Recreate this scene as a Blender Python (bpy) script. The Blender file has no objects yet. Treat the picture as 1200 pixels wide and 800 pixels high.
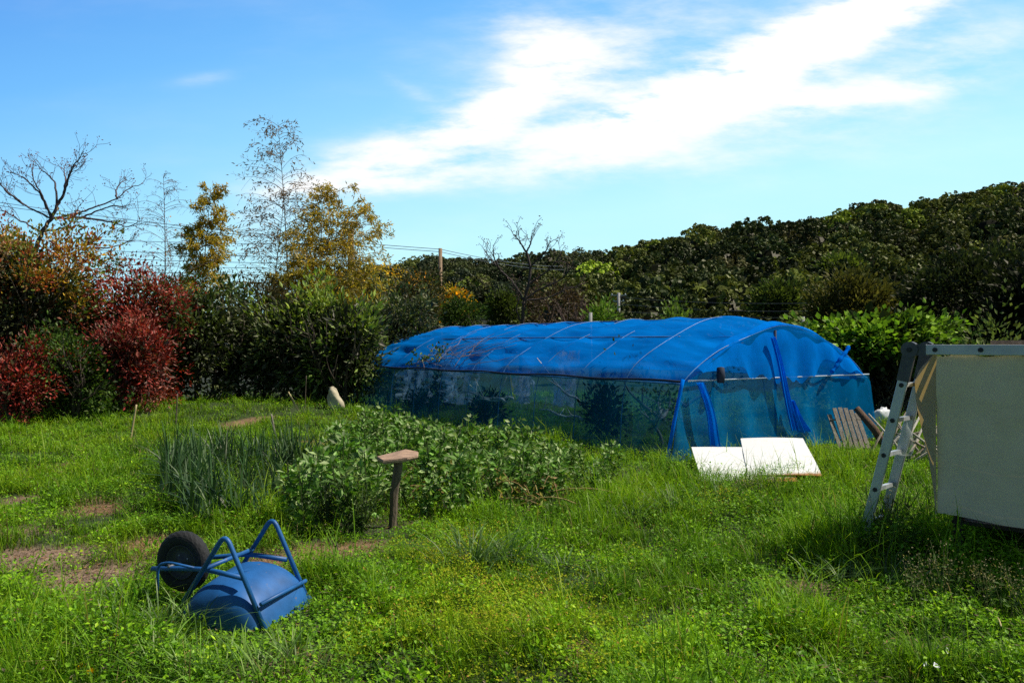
import bpy, math, random
import numpy as np
from mathutils import Vector, Matrix

random.seed(11)
rng = np.random.default_rng(11)
R = math.radians
F, EYE, HY = 933.33, 1.6, 404.0
S = bpy.context.scene
COL = S.collection
SUN = Vector((.585, .03, .81)).normalized()

# ------------------------------------------------------------------ helpers
def at(px, py, d):
    return np.array([(px - 600) / F * d, d, EYE - (py - HY) / F * d])

def gz(x, y):
    z = .035 * np.sin(.7 * x + 1) * np.sin(.6 * y) + .022 * np.sin(1.7 * x + .5 * y)
    return z + .32 * np.exp(-((x + 6.6) ** 2 / 7 + (y - 18.2) ** 2 / 2.0))

def on(px, py, lift=0.):
    d = EYE * F / (py - HY)
    x = (px - 600) / F * d
    return np.array([x, d, float(gz(x, d)) + lift])

def vnoise(x, y, sc, seed=0):
    x = np.asarray(x, float) / sc + 517.3 + seed * 17.13; y = np.asarray(y, float) / sc + 311.7 + seed * 9.71
    xi = np.floor(x).astype(np.int64); yi = np.floor(y).astype(np.int64)
    fx = x - xi; fy = y - yi
    fx = fx * fx * (3 - 2 * fx); fy = fy * fy * (3 - 2 * fy)
    def h(a, b):
        n = (a * 374761393 + b * 668265263 + seed * 974711) & 0x7fffffff
        n = ((n ^ (n >> 13)) * 1274126177) & 0x7fffffff
        return ((n ^ (n >> 16)) & 0xffff) / 65535.
    return (h(xi, yi) * (1 - fx) + h(xi + 1, yi) * fx) * (1 - fy) + (h(xi, yi + 1) * (1 - fx) + h(xi + 1, yi + 1) * fx) * fy

def fbm(x, y, sc, seed=0, o=3):
    s = 0; a = .5; t = 0
    for k in range(o):
        s = s + a * vnoise(x, y, sc / 2 ** k, seed + k); t += a; a *= .55
    return s / t

def unit(v):
    v = np.asarray(v, float)
    return v / np.maximum(np.linalg.norm(v, axis=-1, keepdims=True), 1e-9)

class MB:
    """collects geometry, then links it as one mesh object"""
    def __init__(s): s.v = []; s.c = []; s.f = {3: [], 4: []}; s.n = 0
    def add(s, v, faces, col=(.5, .5, .5)):
        v = np.asarray(v, float).reshape(-1, 3)
        c = np.asarray(col, float)
        if c.ndim == 1: c = np.broadcast_to(c, (len(v), 3))
        for f in (faces if isinstance(faces, (list, tuple)) else [faces]):
            f = np.asarray(f, np.int64)
            if len(f): s.f[f.shape[1]].append(f + s.n)
        s.v.append(v); s.c.append(c); s.n += len(v)
        return s
    def build(s, name, mat, parent=None, smooth=True, local=None):
        me = bpy.data.meshes.new(name)
        v = np.concatenate(s.v) if s.v else np.zeros((0, 3))
        if local is not None:
            m = np.array(local.inverted()); v = v @ m[:3, :3].T + m[:3, 3]
        c = np.concatenate(s.c) if s.c else np.zeros((0, 3))
        q = np.concatenate(s.f[4]) if s.f[4] else np.zeros((0, 4), np.int64)
        t = np.concatenate(s.f[3]) if s.f[3] else np.zeros((0, 3), np.int64)
        me.vertices.add(len(v)); me.vertices.foreach_set('co', v.astype(np.float32).ravel())
        me.loops.add(q.size + t.size)
        me.loops.foreach_set('vertex_index', np.concatenate([q.ravel(), t.ravel()]).astype(np.int32))
        me.polygons.add(len(q) + len(t))
        ls = np.concatenate([np.arange(len(q)) * 4, q.size + np.arange(len(t)) * 3]).astype(np.int32)
        me.polygons.foreach_set('loop_start', ls)
        me.polygons.foreach_set('use_smooth', np.full(len(q) + len(t), smooth))
        me.update(calc_edges=True)
        a = me.attributes.new('col', 'FLOAT_COLOR', 'POINT')
        a.data.foreach_set('color', np.concatenate([c, np.ones((len(c), 1))], 1).astype(np.float32).ravel())
        me.materials.append(mat)
        o = bpy.data.objects.new(name, me); COL.objects.link(o)
        if parent: o.parent = parent
        return o
    # shapes
    def tube(s, pts, rad, sides=8, col=(.5, .5, .5), cap=True):
        p = np.asarray(pts, float); n = len(p)
        r = np.broadcast_to(np.asarray(rad, float), (n,))
        t = np.gradient(p, axis=0); t = unit(t)
        up = np.array([0, 0, 1.]) if abs(t[0][2]) < .9 else np.array([1., 0, 0])
        a0 = unit(np.cross(t[0], up)); fr = [a0]
        for k in range(1, n):
            a = fr[-1] - t[k] * np.dot(fr[-1], t[k]); fr.append(a / max(np.linalg.norm(a), 1e-9))
        A = np.array(fr); B = np.cross(t, A)
        th = np.arange(sides) / sides * 2 * math.pi
        ring = p[:, None] + r[:, None, None] * (A[:, None] * np.cos(th)[None, :, None] + B[:, None] * np.sin(th)[None, :, None])
        v = ring.reshape(-1, 3)
        i = np.arange(n - 1)[:, None] * sides; j = np.arange(sides)[None]; j2 = (j + 1) % sides
        q = np.stack([i + j, i + j2, i + sides + j2, i + sides + j], -1).reshape(-1, 4)
        fs = [q]
        if cap:
            v = np.concatenate([v, p[[0]], p[[-1]]]); k = n * sides
            jj = np.arange(sides); j2 = (jj + 1) % sides
            fs.append(np.concatenate([np.stack([np.full(sides, k), j2, jj], 1), np.stack([np.full(sides, k + 1), (n - 1) * sides + jj, (n - 1) * sides + j2], 1)]))
        c = np.asarray(col, float)
        if c.ndim == 2: c = np.concatenate([np.repeat(c, sides, 0)] + ([c[[0]], c[[-1]]] if cap else []))
        return s.add(v, fs, c)
    def beam(s, p0, p1, w, h, up=(0, 0, 1), col=(.5, .5, .5)):
        p0 = np.asarray(p0, float); p1 = np.asarray(p1, float); d = unit(p1 - p0)
        sd = unit(np.cross(d, np.asarray(up, float))); u = np.cross(sd, d)
        v = [p + sd * a * w / 2 + u * b * h / 2 for p in (p0, p1) for a, b in ((-1, -1), (1, -1), (1, 1), (-1, 1))]
        f = [[0, 1, 2, 3], [7, 6, 5, 4], [0, 4, 5, 1], [1, 5, 6, 2], [2, 6, 7, 3], [3, 7, 4, 0]]
        return s.add(v, np.array(f), col)
    def grid(s, P, col=(.5, .5, .5), close=False):
        P = np.asarray(P, float); n, m = P.shape[:2]
        i = np.arange(n - 1)[:, None]; j = np.arange(m if close else m - 1)[None]; j2 = (j + 1) % m
        q = np.stack([i * m + j, i * m + j2, (i + 1) * m + j2, (i + 1) * m + j], -1).reshape(-1, 4)
        c = np.asarray(col, float)
        return s.add(P.reshape(-1, 3), q, c.reshape(-1, 3) if c.ndim > 1 else c)
    def lathe(s, prof, axis='z', sides=24, loc=(0, 0, 0), col=(.5, .5, .5)):
        th = np.arange(sides) / sides * 2 * math.pi
        P = np.zeros((len(prof), sides, 3))
        for k, (r, h) in enumerate(prof):
            a, b = r * np.cos(th), r * np.sin(th)
            P[k] = np.stack([a, b, np.full(sides, h)], 1) if axis == 'z' else np.stack([a, np.full(sides, h), b], 1)
        return s.grid(P + np.asarray(loc), col, True)
    def leaves(s, c, d, L, Wd, col, upb=.6, fold=.12):
        """rhombus leaf cards"""
        n = len(c)
        d = unit(d); L = np.broadcast_to(L, (n,))[:, None]; Wd = np.broadcast_to(Wd, (n,))[:, None]
        rr = rng.normal(size=(n, 3)) * (1 - upb) + np.array([0, 0, upb])
        sd = unit(np.cross(d, rr)); nn = np.cross(sd, d)
        v = np.stack([c, c + d * L * .45 + sd * Wd / 2 + nn * Wd * fold, c + d * L, c + d * L * .45 - sd * Wd / 2 + nn * Wd * fold], 1)
        q = np.arange(4 * n).reshape(n, 4)
        col = np.broadcast_to(np.asarray(col, float), (n, 3))
        return s.add(v.reshape(-1, 3), q, np.repeat(col, 4, 0))
    def blades(s, x, y, z, h, w, az, lean, nseg, c0, c1):
        n = len(x)
        ds = np.stack([np.cos(az), np.sin(az), np.zeros(n)], 1); sd = np.stack([-np.sin(az), np.cos(az), np.zeros(n)], 1)
        base = np.stack([x, y, z], 1)
        tw = rng.normal(size=n)[:, None] * .5; sd = unit(sd + ds * tw)
        V = []; C = []
        for k in range(nseg + 1):
            t = k / nseg
            p = base + ds * (lean * h * t ** 1.8)[:, None]
            p[:, 2] += h * (t - .42 * np.clip(lean, 0, 1.6) * t ** 2.4)
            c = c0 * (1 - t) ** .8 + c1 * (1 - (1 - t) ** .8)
            if k < nseg:
                ww = (w * (1 - .75 * t ** 1.6) / 2)[:, None]
                V += [p - sd * ww, p + sd * ww]; C += [c, c]
            else: V.append(p); C.append(c)
        m = 2 * nseg + 1
        V = np.stack(V, 1).reshape(-1, 3); C = np.stack(C, 1).reshape(-1, 3)
        b = (np.arange(n) * m)[:, None]
        fs = [b + np.array([2 * k, 2 * k + 1, 2 * k + 3, 2 * k + 2]) for k in range(nseg - 1)]
        return s.add(V, [np.concatenate(fs), b + np.array([2 * nseg - 2, 2 * nseg - 1, 2 * nseg])] if fs else [b + np.array([0, 1, 2])], C)

def tag(o, label=None, cat=None, group=None, kind=None):
    if label: o['label'] = label
    if cat: o['category'] = cat
    if group: o['group'] = group
    if kind: o['kind'] = kind
    return o

def empty(name, loc, rz=0, label=None, cat=None, group=None):
    o = bpy.data.objects.new(name, None); COL.objects.link(o)
    o.location = [float(k) for k in loc]; o.rotation_euler = (0, 0, rz); o.empty_display_size = .1
    bpy.context.view_layer.update()
    return tag(o, label, cat, group)

def dup(root, loc=None, rz=None, sc=None, label=None):
    r = root.copy(); COL.objects.link(r)
    if loc is not None: r.location = [float(k) for k in loc]
    if rz is not None: r.rotation_euler = (0, 0, rz)
    if sc is not None: r.scale = (sc, sc, sc)
    if label: r['label'] = label
    for ch in list(root.children):
        c = ch.copy(); COL.objects.link(c); c.parent = r
    return r

# ------------------------------------------------------------------ materials
def newmat(name):
    m = bpy.data.materials.new(name); m.use_nodes = True
    nt = m.node_tree; nt.nodes.clear()
    out = nt.nodes.new('ShaderNodeOutputMaterial')
    return m, nt, out

def nd(nt, t, **kw):
    n = nt.nodes.new(t)
    for k, v in kw.items(): setattr(n, k, v)
    return n

def math_(nt, op, a, b=None, c=None, clamp=False):
    n = nd(nt, 'ShaderNodeMath', operation=op, use_clamp=clamp)
    for i, v in enumerate((a, b, c)):
        if v is None: continue
        if isinstance(v, (int, float)): n.inputs[i].default_value = v
        else: nt.links.new(v, n.inputs[i])
    return n.outputs[0]

def mixc(nt, f, a, b, blend='MIX'):
    n = nd(nt, 'ShaderNodeMix', data_type='RGBA', blend_type=blend)
    for i, v in ((0, f), (6, a), (7, b)):
        if isinstance(v, (int, float)): n.inputs[i].default_value = v
        elif isinstance(v, (tuple, list)): n.inputs[i].default_value = (*v, 1)
        else: nt.links.new(v, n.inputs[i])
    return n.outputs[2]

def noise_(nt, scale, detail=4, vec=None, rough=.55):
    n = nd(nt, 'ShaderNodeTexNoise'); n.inputs['Scale'].default_value = scale; n.inputs['Detail'].default_value = detail
    n.inputs['Roughness'].default_value = rough
    if vec is not None: nt.links.new(vec, n.inputs['Vector'])
    return n.outputs[0]

def ramp(nt, f, stops):
    r = nd(nt, 'ShaderNodeValToRGB'); e = r.color_ramp.elements
    while len(e) < len(stops): e.new(.5)
    for k, (p, c) in enumerate(stops):
        e[k].position = p; e[k].color = (*c, 1) if isinstance(c, tuple) else (c, c, c, 1)
    nt.links.new(f, r.inputs[0]); return r.outputs[0]

def mapping(nt, scale=(1, 1, 1), rot=(0, 0, 0), src='Object'):
    tc = nd(nt, 'ShaderNodeTexCoord'); mp = nd(nt, 'ShaderNodeMapping')
    mp.inputs['Scale'].default_value = scale; mp.inputs['Rotation'].default_value = rot
    nt.links.new(tc.outputs[src], mp.inputs[0]); return mp.outputs[0]

def leaf_mat(name, trans=.35, gloss=.06, rough=.35, warm=(1.15, 1.15, .6)):
    m, nt, out = newmat(name)
    a = nd(nt, 'ShaderNodeAttribute', attribute_name='col').outputs['Color']
    d = nd(nt, 'ShaderNodeBsdfDiffuse'); nt.links.new(a, d.inputs[0])
    t = nd(nt, 'ShaderNodeBsdfTranslucent'); nt.links.new(mixc(nt, 1., a, warm, 'MULTIPLY'), t.inputs[0])
    mx = nd(nt, 'ShaderNodeMixShader'); mx.inputs[0].default_value = trans
    nt.links.new(d.outputs[0], mx.inputs[1]); nt.links.new(t.outputs[0], mx.inputs[2])
    g = nd(nt, 'ShaderNodeBsdfGlossy'); g.inputs['Roughness'].default_value = rough; g.inputs[0].default_value = (1., .95, .8, 1)
    m2 = nd(nt, 'ShaderNodeMixShader'); m2.inputs[0].default_value = gloss
    nt.links.new(mx.outputs[0], m2.inputs[1]); nt.links.new(g.outputs[0], m2.inputs[2])
    nt.links.new(m2.outputs[0], out.inputs[0]); return m

def solid_mat(name, col, rough=.6, metal=0., var=.25, nscale=8, bump=0., stretch=(1, 1, 1), attr=False, spots=None):
    m, nt, out = newmat(name)
    p = nd(nt, 'ShaderNodeBsdfPrincipled'); p.inputs['Roughness'].default_value = rough; p.inputs['Metallic'].default_value = metal
    vec = mapping(nt, stretch)
    n = noise_(nt, nscale, 6, vec)
    base = nd(nt, 'ShaderNodeAttribute', attribute_name='col').outputs['Color'] if attr else tuple(col)
    k = ramp(nt, n, [(.3, 1 - var), (.7, 1 + var * .4)])
    c = mixc(nt, 1., base, k, 'MULTIPLY')
    if spots:
        s2 = noise_(nt, spots[1], 5, vec, .7)
        c = mixc(nt, ramp(nt, s2, [(spots[2], 0.), (spots[2] + .08, 1.)]), c, spots[0])
    nt.links.new(c, p.inputs['Base Color'])
    if bump:
        b = nd(nt, 'ShaderNodeBump'); b.inputs['Strength'].default_value = bump; b.inputs['Distance'].default_value = .02
        nt.links.new(noise_(nt, nscale * 3, 6, vec), b.inputs['Height']); nt.links.new(b.outputs[0], p.inputs['Normal'])
    nt.links.new(p.outputs[0], out.inputs[0]); return m

def net_mat(name, col, alpha_lo, alpha_hi, stretch, dark=(.0, .02, .07), specks=0., nsc=1.2, tint=(.82, .92, 1.)):
    m, nt, out = newmat(name)
    vec = mapping(nt, stretch)
    n = noise_(nt, nsc, 5, vec, .6)
    a = ramp(nt, n, [(.34, alpha_lo), (.66, alpha_hi)])
    c = mixc(nt, ramp(nt, noise_(nt, nsc * 2.3, 4, vec), [(.35, 0.), (.65, 1.)]), tuple(col), tuple(np.array(col) * .72))
    if specks:
        v2 = mapping(nt, (1, 1, 1))
        w = noise_(nt, 26, 3, v2, .75)
        sp = ramp(nt, w, [(.66, 0.), (.72, specks)])
        c = mixc(nt, sp, c, (.35, .42, .45))
        a = math_(nt, 'MAXIMUM', a, sp)
    d = nd(nt, 'ShaderNodeBsdfDiffuse'); nt.links.new(c, d.inputs[0])
    t = nd(nt, 'ShaderNodeBsdfTranslucent'); nt.links.new(c, t.inputs[0])
    mx = nd(nt, 'ShaderNodeMixShader'); mx.inputs[0].default_value = .4
    nt.links.new(d.outputs[0], mx.inputs[1]); nt.links.new(t.outputs[0], mx.inputs[2])
    tr = nd(nt, 'ShaderNodeBsdfTransparent'); tr.inputs[0].default_value = (*tint, 1)
    m2 = nd(nt, 'ShaderNodeMixShader'); nt.links.new(a, m2.inputs[0])
    nt.links.new(tr.outputs[0], m2.inputs[1]); nt.links.new(mx.outputs[0], m2.inputs[2])
    nt.links.new(m2.outputs[0], out.inputs[0]); return m

M = {}
M['grass'] = leaf_mat('grass_blades', .45, .018, .5)
M['leaf'] = leaf_mat('leaves', .35, .02, .5)
M['gloss_leaf'] = leaf_mat('glossy_leaves', .30, .045, .55)
M['bamboo_leaf'] = leaf_mat('bamboo_leaves', .45, .03, .5, (1.1, 1.05, .7))
M['forest'] = leaf_mat('forest_leaves', .15, .02, .5)
M['petal'] = leaf_mat('petals', .3, .0, .5, (1, 1, 1))
M['bark'] = solid_mat('bark', (.5, .5, .5), .85, 0, .4, 14, .5, (1, 1, .25), attr=True)
M['soil_core'] = solid_mat('shaded_core', (.012, .016, .007), .95, 0, .4, 2)
M['blue_paint'] = solid_mat('blue_paint', (.014, .12, .36), .5, 0, .35, 7, .06, spots=((.20, .15, .10), 16, .64))
M['tyre'] = solid_mat('tyre_rubber', (.018, .018, .018), .8, 0, .3, 20, .2)
M['rim'] = solid_mat('grey_rim', (.045, .046, .05), .5, .2, .35, 14)
M['hinge'] = solid_mat('hinge_casting', (.11, .11, .115), .5, .3, .3, 14)
M['steel'] = solid_mat('dull_steel', (.45, .45, .45), .4, .8, .3, 20)
M['alu'] = solid_mat('aluminium', (.62, .63, .62), .42, .35, .18, 6, .03, (1, 1, 1))
M['black_plastic'] = solid_mat('black_plastic', (.02, .02, .022), .5, 0, .2, 20)
M['weathered'] = solid_mat('weathered_wood', (.33, .28, .225), .85, 0, .5, 6, .5, (7, 7, 1.2))
M['post'] = solid_mat('post_wood', (.17, .125, .085), .85, 0, .5, 6, .5, (7, 7, 1.2))
M['plank'] = solid_mat('plank_wood', (.50, .32, .21), .8, 0, .45, 5, .4, (2, 9, 9))
M['brown_log'] = solid_mat('brown_log', (.16, .09, .05), .9, 0, .5, 7, .6, (6, 6, 1))
M['bamboo_stake'] = solid_mat('bamboo_stake', (.55, .43, .2), .6, 0, .3, 6, 0, (6, 6, 1))
M['white_plastic'] = solid_mat('white_plastic', (.75, .76, .76), .5, 0, .2, 5)
M['pale_stone'] = solid_mat('pale_stone', (.62, .54, .36), .85, 0, .4, 6, .5)
M['concrete'] = solid_mat('concrete', (.4, .39, .37), .9, 0, .3, 3, .2)
M['pale_concrete'] = solid_mat('pale_concrete', (.55, .55, .53), .9, 0, .3, 2, .2)
M['pole_wood'] = solid_mat('pole_wood', (.33, .22, .13), .85, 0, .3, 3)
M['wire'] = solid_mat('wire_rubber', (.10, .12, .15), .6, 0, .1, 3)
M['hoop'] = solid_mat('hoop_pipe', (.09, .28, .62), .45, .1, .6, 3)
M['bar_pipe'] = solid_mat('bar_pipe', (.55, .62, .68), .35, .3, .3, 5)
M['dark_cord'] = solid_mat('dark_cord', (.01, .02, .05), .8, 0, .2, 8)

def board_mat():
    m, nt, out = newmat('white_board')
    p = nd(nt, 'ShaderNodeBsdfPrincipled'); p.inputs['Roughness'].default_value = .55
    vec = mapping(nt)
    c = mixc(nt, ramp(nt, noise_(nt, 7, 6, vec, .7), [(.56, 0.), (.72, .6)]), (.90, .885, .83), (.60, .50, .32))
    sx = nd(nt, 'ShaderNodeSeparateXYZ'); nt.links.new(vec, sx.inputs[0])
    e = math_(nt, 'ADD', sx.outputs[1], math_(nt, 'MULTIPLY', noise_(nt, 9, 4, vec), .22))
    e = math_(nt, 'SUBTRACT', e, math_(nt, 'MULTIPLY', sx.outputs[0], .22))
    c = mixc(nt, ramp(nt, e, [(.0, 1.), (.09, 0.)]), c, (.42, .17, .03))
    nt.links.new(c, p.inputs['Base Color']); nt.links.new(p.outputs[0], out.inputs[0]); return m
M['board'] = board_mat()

def tarp_mat(name, tr, k):
    m, nt, out = newmat(name)
    vec = mapping(nt)
    c = mixc(nt, ramp(nt, noise_(nt, 3, 6, vec, .6), [(.35, 0.), (.7, 1.)]), tuple(np.array((.41, .345, .245)) * k), tuple(np.array((.35, .29, .205)) * k))
    d = nd(nt, 'ShaderNodeBsdfDiffuse'); nt.links.new(c, d.inputs[0])
    t = nd(nt, 'ShaderNodeBsdfTranslucent'); nt.links.new(mixc(nt, 1., c, (2.0, 1.6, .6), 'MULTIPLY'), t.inputs[0])
    b = nd(nt, 'ShaderNodeBump'); b.inputs['Strength'].default_value = .35; b.inputs['Distance'].default_value = .03
    nt.links.new(noise_(nt, 4, 4, mapping(nt, (1, 1, 1.6)), .5), b.inputs['Height']); nt.links.new(b.outputs[0], d.inputs['Normal'])
    mx = nd(nt, 'ShaderNodeMixShader'); mx.inputs[0].default_value = tr
    nt.links.new(d.outputs[0], mx.inputs[1]); nt.links.new(t.outputs[0], mx.inputs[2])
    nt.links.new(mx.outputs[0], out.inputs[0]); return m
M['tarp'] = tarp_mat('cream_tarp', .02, 2.1)
M['tarp_flap'] = tarp_mat('backlit_tarp', .2, 1.1)  # same cloth made more translucent and yellow-tinted to imitate backlight

def glass_mat():
    m, nt, out = newmat('clear_plastic')
    p = nd(nt, 'ShaderNodeBsdfPrincipled')
    p.inputs['Base Color'].default_value = (.8, .85, .82, 1); p.inputs['Roughness'].default_value = .2
    p.inputs['Transmission Weight'].default_value = .0
    tr = nd(nt, 'ShaderNodeBsdfTransparent'); mx = nd(nt, 'ShaderNodeMixShader')
    k = ramp(nt, noise_(nt, 18, 3, mapping(nt)), [(.35, .06), (.7, .32)])
    nt.links.new(k, mx.inputs[0]); nt.links.new(tr.outputs[0], mx.inputs[1]); nt.links.new(p.outputs[0], mx.inputs[2])
    nt.links.new(mx.outputs[0], out.inputs[0]); return m
M['clear'] = glass_mat()

def ground_mat():
    m, nt, out = newmat('garden_soil')
    p = nd(nt, 'ShaderNodeBsdfPrincipled'); p.inputs['Roughness'].default_value = .95
    a = nd(nt, 'ShaderNodeAttribute', attribute_name='col').outputs['Color']
    vec = mapping(nt)
    c = mixc(nt, 1., a, ramp(nt, noise_(nt, 14, 8, vec, .7), [(.3, .45), (.7, 1.35)]), 'MULTIPLY')
    nt.links.new(c, p.inputs['Base Color'])
    b = nd(nt, 'ShaderNodeBump'); b.inputs['Strength'].default_value = .8; b.inputs['Distance'].default_value = .03
    nt.links.new(noise_(nt, 22, 8, vec, .7), b.inputs['Height']); nt.links.new(b.outputs[0], p.inputs['Normal'])
    nt.links.new(p.outputs[0], out.inputs[0]); return m
M['ground'] = ground_mat()

# ------------------------------------------------------------------ ground fields
SOIL = [(118, 672, .34, .26, 0), (100, 652, .36, .22, 0), (28, 590, .22, .2, 0), (18, 625, .34, .22, 0), (8, 655, .3, .2, 0),
        (60, 553, .35, .3, 1), (122, 598, .3, .3, 1), (165, 640, .25, .25, 1), (370, 648, .50, .16, 1), (330, 655, .4, .2, 1), (415, 645, .3, .14, 1), (296, 610, .2, .2, 1),
        (390, 518, .5, .5, 1), (283, 497, .4, .4, 1), (680, 770, .10, .10, 1), (885, 768, .18, .12, 0), (955, 690, .2, .12, 0), (60, 770, .28, .12, 0), (310, 790, .2, .14, 0)]
def soil_mask(x, y):
    s = np.zeros_like(x); o = np.zeros_like(x)
    n = (fbm(x, y, .4, 3, 4) - .5) * 2.6
    for px, py, rx, ry, k in SOIL:
        c = on(px, py)
        v = np.clip(1.38 - np.sqrt(((x - c[0]) / rx) ** 2 + ((y - c[1]) / (ry * 1.6)) ** 2) + n, 0, 1)
        s = np.maximum(s, v)
        if k: o = np.maximum(o, v)
    return s, o

BEAN_POLY = np.array([on(*p)[:2] for p in ((335, 640), (400, 635), (470, 622), (560, 600), (640, 592), (740, 574), (735, 558), (640, 545), (540, 528), (430, 520), (395, 540), (350, 580))])
def in_poly(x, y, P):
    r = np.zeros(x.shape, bool); j = len(P) - 1
    for i in range(len(P)):
        xi, yi = P[i]; xj, yj = P[j]
        r ^= ((yi > y) != (yj > y)) & (x < (xj - xi) * (y - yi) / (yj - yi + 1e-12) + xi); j = i
    return r

NH_A = np.array([2.23, 10.98]); NH_W = np.array([.819, .574]); NH_L = np.array([-.574, .819]); NW, NL, NHH = 4.9, 10.9, 2.1

def build_ground():
    def axis(lo, hi, st, far):
        a = np.arange(lo, hi, st); k = np.array([1.5 * 1.6 ** i for i in range(1, 16)])
        return np.concatenate([lo - k[::-1][k[::-1] < far], a, hi + k[k < far]])
    xs = axis(-15, 14, .16, 1600); ys = axis(1.5, 26, .14, 1800)
    X, Y = np.meshgrid(xs, ys)
    near = np.clip(1 - (np.hypot(X, Y - 12) - 20) / 10, 0, 1)
    Z = gz(X, Y) * near
    s, o = soil_mask(X, Y)
    n = fbm(X, Y, .8, 9)[..., None]
    green = np.array([.022, .04, .008]) * (1 - n) + np.array([.05, .08, .012]) * n
    soil = np.array([.17, .115, .078]) * (1 - n) + np.array([.42, .265, .175]) * n
    straw = np.array([.30, .16, .07])
    c = green * (1 - s[..., None]) + soil * s[..., None]
    c = c * (1 - .65 * o[..., None]) + straw * .65 * o[..., None]
    b = in_poly(X, Y, BEAN_POLY)[..., None]
    c = np.where(b, np.array([.05, .04, .022]), c)
    far = np.clip((np.hypot(X, Y) - 28) / 20, 0, 1)[..., None]
    c = c * (1 - far) + np.array([.03, .042, .012]) * far
    mb = MB(); mb.grid(np.stack([X, Y, Z], -1), c)
    tag(mb.build('ground', M['ground']), kind='structure')
build_ground()

# ------------------------------------------------------------------ grass
TALL = [(120, 765, .55, .12), (230, 760, .5, .14), (60, 740, .4, .05), (270, 452, 1.6, .16), (120, 480, 1.2, .12), (80, 470, 1.2, .1), (200, 465, 1.6, .1), (350, 470, 1.5, .08),
        (1060, 640, .9, .14), (1150, 680, .7, .12), (985, 640, .5, .07), (800, 575, 1.0, .10), (700, 600, .8, .07), (560, 650, .6, .05), (640, 640, .5, .04), (900, 585, .8, .05), (960, 545, .8, .06), (1000, 560, .7, .08)]
TALLP = [(on(a, b)[:2], r, h) for a, b, r, h in TALL]
YEL = [(520, 665, .30, .9), (560, 690, .35, .7), (480, 655, .2, .5), (600, 720, .5, .8), (640, 705, .2, .8), (540, 745, .4, .9), (620, 775, .5, .9), (470, 760, .3, .6), (700, 790, .4, .7), (560, 640, .3, .5), (860, 610, .3, .5), (735, 655, .25, .4)]
YELP = [(on(a, b)[:2], r, h) for a, b, r, h in YEL]
FLAT = [(-1.5, 4.60, .42, .75), (-1.35, 4.28, .45, .8), (-1.7, 4.3, .35, .6), (-2.0, 4.75, .4, .7), (-1.06, 6.7, .35, .7), (5.2, 12.2, .6, .7), (-1.0, 6.2, .5, .5)]
def hfield(x, y):
    h = .03 + .08 * np.clip(fbm(x, y, .7, 21) * 2.6 - .9, 0, 1.2) + .13 * np.clip(fbm(x, y, .28, 5, 2) * 2.8 - 1.1, 0, 1.2)
    for c, r, a in TALLP: h = h + a * np.exp(-((x - c[0]) ** 2 + (y - c[1]) ** 2) / r ** 2)
    for cx, cy, r, k in FLAT: h = h * (1 - k * np.exp(-(((x - cx) ** 2 + (y - cy) ** 2) / r ** 2) ** 2))
    return h
def yfield(x, y):
    s = np.zeros_like(x)
    for c, r, a in YELP: s = np.maximum(s, a * np.exp(-((x - c[0]) ** 2 + (y - c[1]) ** 2) / r ** 2))
    return np.clip(s * (-.35 + 2.6 * fbm(x, y, .3, 33)), 0, 1)
def in_house(x, y):
    u = (x - NH_A[0]) * NH_W[0] + (y - NH_A[1]) * NH_W[1]; v = (x - NH_A[0]) * NH_L[0] + (y - NH_A[1]) * NH_L[1]
    return (u > 0) & (u < NW) & (v > 0) & (v < NL)
PAL = np.array([[.038, .105, .008], [.13, .31, .012], [.31, .56, .014], [.50, .67, .02], [.46, .36, .12]])
def scatter(dens, y0, y1):
    A = .5 * (2 * (.66 * y0 + 1.3) + 2 * (.66 * y1 + 1.3)) * (y1 - y0); n = int(A * dens)
    y = y0 + (y1 - y0) * rng.random(n); w = .66 * y + 1.3; w1 = .66 * y1 + 1.3
    k = rng.random(n) < w / w1 * 1.0 + 0
    y = y[k]; w = w[k]; x = (rng.random(len(y)) * 2 - 1) * w
    return x, y
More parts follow.
